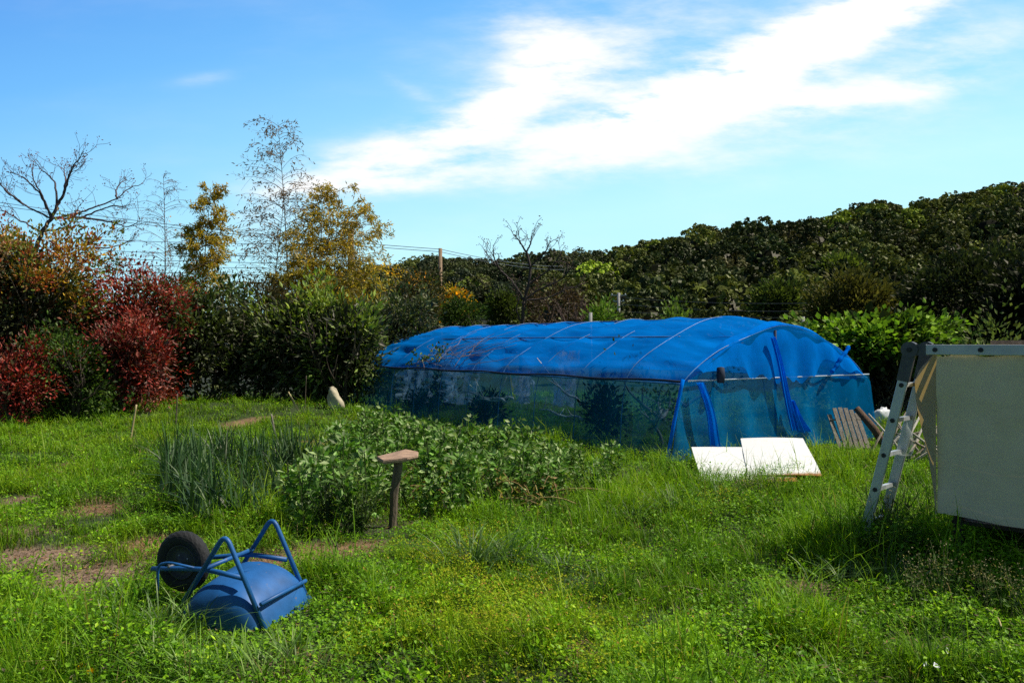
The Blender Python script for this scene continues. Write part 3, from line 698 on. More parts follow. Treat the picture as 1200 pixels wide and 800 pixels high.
bamboo('low golden green bamboo just above the hedge', [(370, 34, 366, 318, .15), (410, 34.4, 424, 320, .15), (340, 34.2, 330, 322, .15), (392, 34.8, 396, 308, .15)], GOLD[1:3] + [[.12, .13, .02], [.2, .18, .02]], 17, 2.3, leafL=.2)
# orange leaved tree at the pole
bare('orange_tree', 'tree with a hanging swag of orange yellow leaves beside the wooden pole', 517, 50, 295, [((-.02, 0, 1), 5.0, 0), ((-.2, 0, 1), 1.2, 4.8), ((.9, 0, .3), .9, 4.6), ((.85, .1, .05), 1.1, 4.2), ((.6, 0, -.5), 1.2, 4.6), ((.7, 0, .1), .8, 5.0)], 1, .05, 2, (.2, .14, .08), .14, -.12, .45, .5, (2, 3), buds=([[.80, .36, .015], [.65, .42, .02], [.3, .27, .025]], 34, .24, .26), minr=.015)

# ------------------------------------------------------------------ poles and wires
def pole(label, px, d, ptop, mat, r, arms=()):
    x = X(px, d); z = Zp(ptop, d); e = empty('utility_pole', (x, d, 0), 0, label, 'utility pole')
    b = MB(); b.tube([(0, 0, 0), (0, 0, z * .5), (0, 0, z)], [r * 1.15, r * 1.05, r], 8); b.build('pole', M[mat], e)
    for zz, wd in arms:
        c = MB(); c.beam((-wd / 2, 0, z - zz), (wd / 2, 0, z - zz), .1, .1)
        ar = c.build('crossarm', M['steel'], e, smooth=False)
        for s in (-1, 0, 1):
            i = MB(); i.lathe([(0, 0), (.06, 0), (.07, .08), (.04, .16), (0, .18)], 'z', 8, (s * wd * .42 + (.15 if s == 0 else 0), 0, z - zz + .05)); i.build('insulator', M['white_plastic'], ar)
    return x, d, z
P1 = pole('slim brown wooden pole beside the orange leaved tree', 516, 52, 291, 'pole_wood', .12)
P2 = pole('reddish brown pole standing among the golden bamboo', 411, 44, 268, 'pole_wood', .17)
P3 = pole('far grey utility pole with crossarms before the wooded hill', 725, 95, 343, 'concrete', .18, ((.3, 1.9), (1.0, 1.3)))
for px, d, pt, wd, lb in ((692, 30, 366, .09, 'short grey post end above the net roof near the far pole'), (941, 24, 371, .07, 'short grey post end behind the right of the net roof')):
    e = MB(); x = X(px, d); e.tube([(x, d, 0), (x, d, Zp(pt, d))], wd / 2 + .02, 8); tag(e.build('post', M['concrete']), lb, 'post')
def wire(p, q, sag, r=.013, label=None):
    t = np.linspace(0, 1, 24)[:, None]; p = np.array(p); q = np.array(q)
    pts = p * (1 - t) + q * t; pts[:, 2] -= sag * 4 * (t * (1 - t))[:, 0]
    b = MB(); b.tube(pts, r, 5, cap=False); o = b.build('power_line', M['wire'])
    tag(o, label, 'power line')
hy = [(276, 283), (286, 299), (296, 306), (303, 312), (311, 320), (321, 328), (330, 334)]
ordn = ['highest', 'second highest', 'third', 'fourth', 'fifth', 'second lowest', 'lowest']
for k, (a, b_) in enumerate(hy):
    wire(at(-60, a - 4, 58), at(412, b_ + 3, 58), .25, .02, 'dark power line crossing the sky left of the tall bamboo, %s of seven' % ordn[k])
wire(at(-80, 225, 60), at(516, 292, 52), .4, .02, 'upper of two close wires passing above the bamboo to the brown pole')
wire(at(-80, 229, 60.5), at(516, 295, 52.3), .4, .02, 'lower of two close wires passing above the bamboo to the brown pole')
wire(at(516, 292, 52), at(660, 312, 90), .3, .02, 'upper wire running right from the brown pole to the hill')
wire(at(516, 295, 52.2), at(660, 316, 90), .3, .02, 'lower wire running right from the brown pole to the hill')
wire(at(411, 300, 44), at(480, 318, 70), .1, .025, 'single wire from the bamboo pole down to the far left hill')
for k, (a, b_) in enumerate(((348, 352), (356, 362), (364, 369))):
    wire(at(725, a, 94), at(1040, b_, 75), .5, .018, ['top', 'middle', 'bottom'][k] + ' dark wire running right from the far utility pole before the hill')

# ------------------------------------------------------------------ hills and forest
RP = np.array([[-400, 404], [560, 404], [640, 345], [665, 322], [690, 307], [720, 296], [760, 286], [800, 278], [850, 263], [900, 266], [950, 257], [1000, 250], [1050, 242], [1085, 242], [1120, 231], [1200, 218], [1400, 195], [1800, 185], [2600, 240]], float)
FP = np.array([[-600, 392], [200, 390], [380, 348], [430, 319], [470, 317], [520, 310], [560, 315], [600, 312], [650, 305], [700, 306], [800, 325], [1000, 380], [2000, 392]], float)
def terrain(x, y):
    u = 600 + F * x / np.maximum(y, 1)
    h1 = np.maximum(EYE + (404 - np.interp(u, RP[:, 0], RP[:, 1])) / F * 230 - 9.5, -2)
    t = np.clip((y - 100) / 130, 0, 1); t2 = np.clip((y - 232) / 120, 0, 1)
    a = h1 * (.25 * t + .75 * t * t * (3 - 2 * t)) * (1 - t2 * .9)
    h2 = np.maximum(EYE + (404 - np.interp(u, FP[:, 0], FP[:, 1])) / F * 420 - 8, -2)
    t = np.clip((y - 250) / 170, 0, 1); t2 = np.clip((y - 422) / 160, 0, 1)
    b = h2 * t * t * (3 - 2 * t) * (1 - t2 * .9)
    g = 4.5 * (fbm(x, y, 38, 81) - .5) * np.clip((y - 110) / 40, 0, 1) * np.clip(1 - np.abs(y - 240) / 400, 0, 1)
    return np.maximum(np.maximum(a, b), 0) + g
def hills():
    ys = np.linspace(88, 600, 90); us = np.linspace(-500, 2200, 150)
    Y, U = np.meshgrid(ys, us, indexing='ij'); Xx = (U - 600) / F * Y
    Z = terrain(Xx, Y) * np.clip((Y - 88) / 12, 0, 1) - .3
    m = MB(); m.grid(np.stack([Xx, Y, Z], -1), (.012, .018, .008)); tag(m.build('hill', M['ground']), kind='structure')
    # forest crowns
    C = []
    def put(y0, y1, u0, u1, step, r0, r1):
        y = y0
        while y < y1:
            x0, x1 = (u0 - 600) / F * y, (u1 - 600) / F * y
            n = int((x1 - x0) / step)
            xs = x0 + (np.arange(n) + rng.random(n)) * step; yy = y + rng.uniform(-.5, .5, n) * step
            for a, b in zip(xs, yy): C.append((a, b, rng.uniform(r0, r1)))
            y += step * .8
    put(108, 244, 640, 1420, 7.2, 3.4, 6.2)
    put(330, 432, 330, 830, 10, 5, 8)
    put(95, 118, -250, 640, 5.5, 2.2, 3.2)
    put(80, 100, 640, 1350, 5.0, 2.0, 3.2)
    C = np.array(C); n = len(C); print('crowns', n)
    tz = terrain(C[:, 0], C[:, 1]) * np.clip((C[:, 1] - 88) / 12, 0, 1)
    r = C[:, 2]; cen = np.stack([C[:, 0], C[:, 1], tz + r * .75], 1)
    P = np.array([[.036, .054, .016], [.058, .076, .02], [.092, .11, .025], [.135, .155, .03], [.22, .28, .032], [.11, .105, .04]])
    base = P[rng.choice(6, n, p=[.24, .27, .24, .14, .05, .06])] * np.exp(rng.normal(size=(n, 1)) * .25)
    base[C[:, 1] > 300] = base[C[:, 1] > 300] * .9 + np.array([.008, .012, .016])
    nl, per = 64, 19
    ld = unit(rng.normal(size=(n, nl, 3)) * np.array([1, 1, .8]) + np.array([0, -.35, .45]))
    lc = cen[:, None] + ld * r[:, None, None] * np.array([.9, .9, .88]) * rng.uniform(.86, 1.05, (n, nl, 1))
    lr = r[:, None] * rng.uniform(.10, .18, (n, nl))
    qd = unit(rng.normal(size=(n, nl, per, 3)) + ld[:, :, None] * .9 + np.array([0, 0, .3]))
    qp = lc[:, :, None] + qd * lr[:, :, None, None] * rng.uniform(.8, 1.08, (n, nl, per, 1))
    qc = base[:, None, None] * np.exp(rng.normal(size=(n, nl, 1, 1)) * .16 + rng.normal(size=(n, nl, per, 1)) * .18)
    k = n * nl * per
    sz = np.repeat(np.clip(r * .068, .20, .52), nl * per) * rng.uniform(.7, 1.3, k)
    pos = qp.reshape(-1, 3); nr = unit(qd.reshape(-1, 3) + rng.normal(size=(k, 3)) * .7)
    t1 = unit(np.cross(nr, rng.normal(size=(k, 3)))); t2 = np.cross(nr, t1); s = sz[:, None]
    v = np.stack([pos - t1 * s, pos - t2 * s * .7, pos + t1 * s, pos + t2 * s * .7], 1)
    m = MB(); m.add(v.reshape(-1, 3), np.arange(4 * k).reshape(k, 4), np.repeat(qc.reshape(-1, 3), 4, 0))
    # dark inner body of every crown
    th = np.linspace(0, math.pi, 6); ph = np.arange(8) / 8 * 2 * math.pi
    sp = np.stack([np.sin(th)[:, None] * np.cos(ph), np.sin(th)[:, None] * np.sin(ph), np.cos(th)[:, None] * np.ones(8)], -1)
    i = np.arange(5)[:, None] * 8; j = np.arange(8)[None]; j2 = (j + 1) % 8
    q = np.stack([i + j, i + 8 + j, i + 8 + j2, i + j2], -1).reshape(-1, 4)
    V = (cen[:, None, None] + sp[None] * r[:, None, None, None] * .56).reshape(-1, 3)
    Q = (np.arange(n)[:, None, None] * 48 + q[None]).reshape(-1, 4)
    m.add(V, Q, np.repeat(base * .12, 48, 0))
    tag(m.build('forest', M['forest'], smooth=False), 'dense dark evergreen woodland covering the hills', 'forest', kind='stuff')
hills()
tree('bright_tree', 'round bright yellow green tree halfway up the wooded hill', 'tree', 984, 140, 301, 334, 46, [[.11, .16, .025], [.15, .2, .03], [.06, .09, .02]], 150, 24, .75, zlow=Zp(334, 140))

# ------------------------------------------------------------------ net house
NHR = math.atan2(NH_W[1], NH_W[0])
AU = np.array([0, .03, .12, .26, .5, 1.0, 1.6, 2.1, 2.45, 2.8, 3.3, 3.9, 4.4, 4.62, 4.76, 4.86, 4.9]); AZ = np.array([0, .6, 1.1, 1.26, 1.43, 1.70, 1.93, 2.06, 2.10, 2.07, 1.94, 1.70, 1.40, 1.20, 1.0, .55, 0])
def _spl():
    P = np.stack([AU, AZ], 1)
    for _ in range(3):   # corner cutting to a smooth curve
        Q = np.empty((2 * len(P), 2)); Q[0] = P[0]; Q[-1] = P[-1]; Q[1:-1:2] = .75 * P[:-1] + .25 * P[1:]; Q[2:-1:2] = .25 * P[:-1] + .75 * P[1:]; P = Q
    d = np.concatenate([[0], np.cumsum(np.hypot(*np.diff(P, axis=0).T))]); return P, d / d[-1] * math.pi
AP, AT = _spl()
def arch(t): return np.interp(t, AT, AP[:, 0]), np.interp(t, AT, AP[:, 1])
def net_house():
    e = empty('net_house', (NH_A[0], NH_A[1], 0), NHR, 'long low tunnel house covered with bright blue netting', 'net house')
    roof = net_mat('roof_netting', (.002, .30, 1.0), .56, .93, (1.6, .28, 1.6), nsc=1.5)
    side = net_mat('side_netting', (.004, .14, .24), .32, .56, (1, 1, 1), nsc=.9, tint=(.70, .92, 1.))
    endm = net_mat('end_netting', (.002, .26, .60), .50, .78, (1, 1, 1), specks=.55, nsc=1.1, tint=(.6, .8, .85))
    fold = net_mat('gathered_netting', (.002, .26, .95), .86, .97, (3, 3, .5), nsc=2)
    tr = float(np.interp(1.1, AP[:len(AP) // 2, 1], AT[:len(AP) // 2]))   # where the side rail runs
    ny = 127; ys = np.linspace(0, NL, ny); nh = 11; sp = NL / (nh - 1)
    def wrap(t0, t1, n, sag, amp, seed):
        t = np.linspace(t0, t1, n); T, Yy = np.meshgrid(t, ys)
        u, z = arch(T); ph = (Yy / sp) % 1
        bel = 4 * ph * (1 - ph)
        nz = (fbm(T * 3, Yy * .55, 1.0, seed) - .5) + .6 * (fbm(T * 9, Yy * .9, 1, seed + 5) - .5)
        k = (1 - sag * bel * np.sin(T) - amp * nz * (.3 + .7 * bel)) * (1 - .12 * np.exp(-(Yy / .55) ** 2) - .08 * np.exp(-((Yy - NL) / .4) ** 2))
        zc = .6; u2 = NW / 2 + (u - NW / 2) * k; z2 = zc + (z - zc) * k
        return u2, Yy, z2, T
    u, y, z, T = wrap(tr, math.pi - tr, 64, .045, .13, 3)
    # long soft creases running along the roof over the purlins
    cr = sum(-.028 * np.exp(-((T - c) / .045) ** 2) * (.6 + .4 * np.sin(y * 1.7 + c * 9)) for c in (.72, 1.02, math.pi - .72, math.pi - 1.02)); z = z + cr
    ex = .05 * fbm(T * 4, y, .7, 8); z = np.where((T < tr + .02) | (T > math.pi - tr - .02), z - ex, z)
    m = MB(); m.grid(np.stack([u, y, z], -1)); m.build('roof_net', roof, e)
    for sgn in (0, 1):
        t = np.linspace(.0, tr, 10); Tt, Yy = np.meshgrid(t, ys); u, z = arch(Tt); f = 1 - Tt / tr
        u = u - .02 - .16 * f ** 2 - .05 * (fbm(Yy, z, .8, 12) - .5) * np.sin(math.pi * np.clip(f, 0, 1)); z = np.maximum(z, .0) * (1 - 0 * f)
        if sgn: u = NW - u
        m = MB(); m.grid(np.stack([u, Yy, z], -1)); m.build('side_net', side, e)
    for yy, mt, sd in ((-.03, endm, 1), (NL + .03, side, 2)):
        a = np.linspace(0, 1, 70); b = np.linspace(0, 1, 40); A, B = np.meshgrid(a, b)
        tt = .02 + A * (math.pi - .04); u, z = arch(tt); kk = .875 if sd == 1 else .92; up_ = np.clip((z - 1.0) / .25, 0, 1); u = NW / 2 + (u - NW / 2) * (1 - (1 - kk) * .6 * up_); z = .6 + (z - .6) * (1 - (1 - kk) * up_)
        u0 = NW / 2 + (u - NW / 2) * (1.06 - .05 * B); zz = z * B
        w = .09 * (fbm(u0 * 1.2, zz, 1.0, 30 + sd) - .5) + .05 * (1 - B) ** 2
        vert = .025 * np.sin(u0 * 9 + 2 * np.sin(zz * 2)) * (1 - B ** 2)
        dirn = -1 if sd == 1 else 1
        m = MB(); m.grid(np.stack([u0, yy + dirn * (w + vert), zz], -1)); m.build('end_net', mt, e)
    # roof net hanging over the front end
    a = np.linspace(.62, 2.62, 70); B = np.linspace(0, 1, 14); A, Bb = np.meshgrid(a, B); u, z = arch(A); z = .6 + (z - .6) * (.905 - .02 * Bb); u = NW / 2 + (u - NW / 2) * .96
    ek = np.clip(np.sin((A - .62) / 2. * math.pi), 0, 1); drop = .06 + ek ** 1.2 * (.05 + 1.1 * fbm(A * 2.2, A * 0, .6, 17))
    P = np.stack([NW / 2 + (u - NW / 2) * (1 - .02 * Bb), .10 - .22 * np.sqrt(Bb) - .03 * np.sin(u * 11) * Bb, z - drop * Bb ** 1.4 + .014 + .02 * np.sin(A * 14) * (1 - Bb)], -1)
    m = MB(); m.grid(P); m.build('net_overhang', net_mat('overhang_netting', (.002, .30, 1.0), .72, .93, (1, 1, .4), nsc=2), e)
    # gathered folds hanging at the door
    def hang(u0, u1, z0, z1, w0, w1, ph):
        k = np.linspace(0, 1, 30); s = np.linspace(-1, 1, 17); K, Sx = np.meshgrid(k, s, indexing='ij')
        uu = u0 + (u1 - u0) * K + .03 * np.sin(K * 5 + ph) + Sx * (w0 + (w1 - w0) * K ** 1.5)
        yy = -.14 - .03 * np.cos(Sx * 7 + ph) - .03 * np.sin(K * 3)
        m = MB(); m.grid(np.stack([uu, yy, z0 + (z1 - z0) * K], -1)); m.build('gathered_net', fold, e)
    hang(.36, .72, 1.08, .05, .07, .12, 0.)
    hang(1.95, 2.52, 1.72, .28, .035, .09, 1.2)
    hang(2.42, 2.75, .75, .24, .03, .20, 2.)
    m = MB(); m.tube([(-.2, -.06, 0.0), (-.08, -.07, .5), (.08, -.06, 1.0), (.13, -.05, 1.12)], .026, 8); m.build('gathered_net', fold, e)
    # frame
    th = np.linspace(0, math.pi, 60)
    for k in range(nh):
        u, z = arch(th); yk = k * sp
        m = MB(); m.tube(np.stack([u, np.full(60, yk), (.6 + (z - .6) * (.87 if k == 0 else .91 if k == nh - 1 else 1)) - .012 + .012 * np.sin(th * 9 + k * 2.3)], 1), .0065, 6, cap=False); m.build('hoop', M['hoop'], e)  # hoop weaves through the net; exposed blue stretches imitate glints
    for t in (tr, 1.02, math.pi / 2, math.pi - 1.02, math.pi - tr):
        u, z = arch(np.array(t)); m = MB(); y0 = -.02 if t in (tr, math.pi - tr) else 1.0; m.tube([(u, y0, z - .045), (u, NL / 2, z - .03), (u, NL - y0, z - .045)], .013, 6); m.build('purlin', M['hoop'], e)
    u, z = arch(np.array(tr)); pts = np.stack([np.full(40, u - .035), np.linspace(-.02, NL, 40), z - .01 + .012 * np.sin(np.linspace(0, 30, 40))], 1)
    m = MB(); m.tube(pts, .017, 6); m.build('edge_cord', M['dark_cord'], e)
    m = MB(); m.tube([(.2, -.075, 1.1), (2.4, -.085, 1.1), (4.66, -.075, 1.1)], .011, 8); m.build('cross_bar', M['bar_pipe'], e)
    for uu in (.78, 2.2):
        zt = .6 + (float(np.interp(uu, AP[:, 0], AP[:, 1])) - .6) * .86 - .04
        m = MB(); m.tube([(uu, -.02, 0), (uu, -.02, zt)], .018, 8); m.build('door_post', M['dark_cord'], e)
    m = MB(); m.lathe([(0, -.10), (.05, -.10), (.065, 0), (.05, .12), (0, .13)], 'z', 10, (.78, -.16, 1.16)); m.build('tied_knot', M['dark_cord'], e)
    tt = np.linspace(0, 1, 20); m = MB(); m.tube(np.stack([3.95 - .5 * tt + .02 * np.sin(tt * 9), -.15 - .03 * np.sin(tt * 3), 1.58 - .42 * tt ** 1.1], 1), .02 + .018 * np.abs(np.sin(tt * 14)), 7); m.build('net_tie', fold, e)
    return e
net_house()
def hloc(u, v, z=0.): p = NH_A + NH_W * u + NH_L * v; return np.array([p[0], p[1], z])
# things inside the net house
def ragged_mat():
    m, nt, out = newmat('ragged_plastic'); d = nd(nt, 'ShaderNodeBsdfDiffuse'); d.inputs[0].default_value = (.9, .9, .9, 1); t = nd(nt, 'ShaderNodeBsdfTranslucent'); t.inputs[0].default_value = (.9, .92, .95, 1)
    mx = nd(nt, 'ShaderNodeMixShader'); mx.inputs[0].default_value = .5; nt.links.new(d.outputs[0], mx.inputs[1]); nt.links.new(t.outputs[0], mx.inputs[2])
    tr = nd(nt, 'ShaderNodeBsdfTransparent'); m2 = nd(nt, 'ShaderNodeMixShader'); nt.links.new(ramp(nt, noise_(nt, 7, 6, mapping(nt, (1, 1, .5)), .75), [(.44, 0.), (.56, .95)]), m2.inputs[0])
    nt.links.new(tr.outputs[0], m2.inputs[1]); nt.links.new(mx.outputs[0], m2.inputs[2]); nt.links.new(m2.outputs[0], out.inputs[0]); return m
M['ragged'] = ragged_mat()
def sheet(u, v, wd, z0, z1, label, tilt):
    e = hloc(u, v); a = np.linspace(-1, 1, 14); b = np.linspace(0, 1, 12); A, B = np.meshgrid(a, b)
    edge = 1 + .6 * (fbm(B * 6 + u, A * 2 + v, .5, 3) - .5) * 2
    x = A * wd / 2 * edge; z = z0 + (z1 - z0) * B + .12 * (fbm(A * 2 + v, B, .6, 6) - .5)
    yv = .10 * np.sin(A * 9 + B * 3) + .05 * np.sin(A * 23) + tilt * B
    P = e + NH_L * 1.0 @ np.zeros((2, 3)) + x[..., None] * np.array([*NH_L, 0]) + yv[..., None] * np.array([*NH_W, 0]) + z[..., None] * np.array([0, 0, 1])
    m = MB(); m.grid(P); tag(m.build('plastic_sheet', M['ragged']), label, 'plastic sheet')
sheet(.55, 8.6, 1.5, .30, 1.08, 'wide ragged white plastic sheet inside the far left of the net house', .1)
sheet(.55, 6.6, 1.3, .35, 1.05, 'ragged white plastic sheet inside the net house left of its middle', .1)
sheet(.6, 4.4, .42, .5, 1.12, 'narrow white plastic sheet hanging inside the middle of the net house', .1)
sheet(.75, 3.35, .5, .5, 1.5, 'tall pale plastic sheet hanging inside the net house, nearest the front', .1)
def inside_bush(u, v, r, h, label):
    p = hloc(u, v); bush('inner_bush', label, 'bush', p[0], p[1], r, r * .8, .0, h, 34, 20, .09, .4, [[.01, .015, .008], [.018, .022, .012]], stems=5, mat='leaf', cr=.1)
inside_bush(.5, 2.0, .22, .98, 'dark upright bush inside the net house near the front corner')
inside_bush(.45, 5.3, .26, .72, 'dark round bush inside the net house behind the bean plants')
inside_bush(.45, 8.0, .30, .5, 'low dark bush inside the far left of the net house')
inside_bush(1.6, 9.2, .5, .9, 'dark bush against the far end inside the net house')
for u, v, dirs, lb in ((1.1, 1.3, [((.0, 0, 1), .5, 0), ((-.85, .5, .2), .7, .42), ((.3, .8, .4), .5, .42), ((-.2, .6, .6), .42, .42)], 'pale barked crooked fruit tree inside the front of the net house'),
                      (2.6, 2.2, [((.0, 0, 1), .6, 0), ((.8, .3, .6), .6, .5), ((-.5, .4, .7), .6, .5)], 'thin pale fruit tree inside the net house behind the door')):
    p = hloc(u, v); e = empty('fruit_tree', p, 0, lb, 'tree'); out, tips = [], []
    for dv, l, z in dirs: grow((p[0], p[1], z), dv, l, .035, 2, out, tips, .18, .0, (1, 2), .7, .6, 6)
    b = MB()
    for q, r in out: b.tube(q, np.maximum(r, .006), 6, (.3, .27, .23), cap=False)
    b.build('trunk', M['bark'], e, local=e.matrix_world)
    m = MB(); clumps(m, np.array([t[0] for t in tips]), 10, .12, .08, .6, MIDG); m.build('crown', M['leaf'], e, smooth=False, local=e.matrix_world)
for u, v0, v1, z0, z1, lb in ((.22, 4.4, 6.0, .55, .68, 'long pale pruned branch lying level inside the net house'), (.24, 4.2, 5.6, .62, .5, 'second pale pruned branch crossing the level one inside the net house'), (.42, 2.5, 3.3, .60, 1.02, 'pale branch leaning up to the left beside the dark upright bush'), (.22, 2.2, 3.4, .38, .5, 'low pale branch behind the dark upright bush')):
    b = MB(); k = np.linspace(0, 1, 9); pts = np.array([hloc(u + .05 * math.sin(7 * q), v0 + (v1 - v0) * q, z0 + (z1 - z0) * q + .03 * math.sin(11 * q)) for q in k]); b.tube(pts, np.linspace(.026, .012, 9), 6, (.72, .68, .6))
    for q in (2, 4, 5, 7):
        dv = rng.normal(size=3) * np.array([.5, .5, .7]); dv[2] = abs(dv[2]); b.tube([pts[q], pts[q] + dv * .15, pts[q] + dv * .32 + rng.normal(size=3) * .03], [.012, .009, .005], 5, (.72, .68, .6))
    tag(b.build('cut_branch', M['bark']), lb, 'branch')
# dry creeper on the roof
def creeper():
    u0, z0 = arch(np.array(.52)); p = hloc(float(u0) - .05, 6.4, float(z0)); e = empty('dry_creeper', p, 0, 'dry brown creeper twigs trailing over the far left of the blue roof', 'creeper')
    b = MB(); m = MB()
    for k in range(30):
        t = random.uniform(.43, .75); v = random.uniform(5.6, 8.0); pts = []; dt = random.uniform(.0, .09); dvv = random.uniform(-.26, .16)
        for q in range(8):
            u, z = arch(np.array(min(t, 1.3))); pts.append(hloc(float(u), v, float(z) + .03 + .02 * random.random())); t += dt * random.uniform(.4, 1.3); v += dvv + random.uniform(-.12, .12)
        b.tube(pts, np.linspace(.0055, .0025, 8), 4, np.array((.24, .18, .15)) * random.uniform(.6, 1.5), cap=False)
    for k in range(9):
        u, z = arch(np.array(random.uniform(.5, .75))); q = hloc(float(u), random.uniform(7.0, 8.2), float(z) + .05)
        m.leaves(q + rng.normal(size=(14, 3)) * .06, rng.normal(size=(14, 3)) + np.array([0, 0, .5]), .09, .05, pal(MIDG, 14), .5)
    b.build('twigs', M['bark'], e, local=e.matrix_world); m.build('leaves', M['leaf'], e, smooth=False, local=e.matrix_world)
creeper()

# ------------------------------------------------------------------ white boards
def board(label, tl, tr_, ztop, zbot, dl, length, wd, seed):
    """board lying over the grass, its far edge propped higher"""
    p0 = np.array(tl); ax = unit(np.array(tr_) - p0)
    ang = math.atan2(ax[1], ax[0])
    e = empty('white_board', p0, 0, label, 'board')
    n, m_ = 8, 14; th = .014
    a = np.linspace(0, 1, n); b = np.linspace(0, 1, m_); A, B = np.meshgrid(a, b, indexing='ij')
    z = .012 * np.sin(A * 3 + seed) + .01 * np.sin(B * 5)
    top = np.stack([A * wd, B * length, z + th], -1); bot = np.stack([A * wd, B * length, z], -1)
    mb = MB(); mb.grid(top); mb.grid(bot[:, ::-1])
    for s in (0, -1):
        mb.grid(np.stack([top[s], bot[s]], 0)); mb.grid(np.stack([top[:, s], bot[:, s]], 0))
    o = mb.build('panel', M['board'], e, smooth=False)
    return e
def place_board(e, px0, py0, d0, z0, px1, py1, d1, z1, right):
    b0 = np.array([X(px0, d0), d0, z0]); t0 = np.array([X(px1, d1), d1, z1])
    yv = unit(t0 - b0); xv = np.array([right[0], right[1], right[2]]); xv = unit(xv - yv * np.dot(xv, yv)); zv = np.cross(xv, yv)
    e.matrix_world = Matrix(((xv[0], yv[0], zv[0], b0[0]), (xv[1], yv[1], zv[1], b0[1]), (xv[2], yv[2], zv[2], b0[2]), (0, 0, 0, 1)))
bd = board('larger white board, right one of two tilted over the grass, brown along its lower edge', (0, 0, 0), (1, 0, 0), 0, 0, 0, 1.78, .80, 0)
place_board(bd, 876, 572, 9.1, .10, 868, 521, 10.75, .32, (1, .02, .06))
bd = board('white board lying left, partly under the larger white board', (0, 0, 0), (1, 0, 0), 0, 0, 0, 1.5, 1.05, 2)
place_board(bd, 822, 574, 9.0, .04, 810, 534, 10.5, .25, (1, .02, .07))

# ------------------------------------------------------------------ slats, log, debris behind the ladder
def slats():
    c = np.array([X(996, 12.4), 12.4, 0]); e = empty('slatted_panel', c, .16, 'weathered grey wooden slatted panel leaning by the right corner of the net house', 'wooden panel')
    for k in range(6):
        x = -.22 + k * .088; h = [.50, .60, .61, .60, .57, .52][k]; lean = -.06
        m = MB(); n = 6; s = np.linspace(0, 1, n)
        m.beam((x + .04, -.03 - .01 * k, 0), (x + .04 + lean * h, .24 - .01 * k, h), .066, .018, (0, 1, .2))
        m.build('slat', M['weathered'], e, smooth=False)
    for z in (.12, .42):
        m = MB(); m.beam((-.22, .02 + .42 * z, z), (.30, -.03 + .42 * z, z), .05, .02, (0, 0, 1)); m.build('cross_batten', M['weathered'], e, smooth=False)
slats()
m = MB(); p0 = np.array([X(1040, 12), 12, 0]); m.tube([p0, p0 + (-.12, .15, .3), p0 + (-.32, .35, .62)], [.055, .06, .05], 9); tag(m.build('log', M['brown_log']), 'rough brown log leaning behind the slatted panel', 'log')
def pile():
    c = np.array([X(1072, 10.5), 10.5, 0]); e = empty('brushwood_pile', c, 0, 'heap of pale cut branches and sticks seen through the ladder', 'brushwood')
    for k in range(26):
        a = rng.normal(size=3) * np.array([.25, .3, 0]); dv = unit(np.array([random.uniform(.2, 1), random.uniform(-.3, .3), random.uniform(.3, 1.1)])) * random.choice((1, 1, -1)); dv[2] = abs(dv[2])
        l = random.uniform(.5, 1.15); q = c + a + np.array([0, 0, .05 + random.random() * .35])
        m = MB(); col = np.array(random.choice(((.5, .44, .34), (.34, .28, .2), (.6, .55, .46)))); m.tube([q - dv * l * .4, q + rng.normal(size=3) * .02, q + dv * l * .6], [.02, .017, .011], 6, col)
        m.build('stick', M['bark'], e, local=e.matrix_world)
pile()
def bag():
    c = np.array([X(1031, 16.2), 16.2, .14]); th = np.linspace(0, math.pi, 14); ph = np.arange(20) / 20 * 2 * math.pi
    P = np.stack([np.sin(th)[:, None] * np.cos(ph), np.sin(th)[:, None] * np.sin(ph), np.cos(th)[:, None] * np.ones(20)], -1)
    n = 1 + .45 * (fbm(P[..., 0] * 2 + P[..., 2], P[..., 1] * 2 - P[..., 2], .6, 4) - .5) * 2; P = P * n[..., None] * np.array([.19, .12, .16])
    P[..., 2] += .3 * P[..., 0]
    m = MB(); m.grid(P + c, close=True)
    tag(m.build('plastic_bag', M['white_plastic']), 'crumpled white plastic bag lying before the dark brushwood left of the ladder', 'plastic bag')
bag()

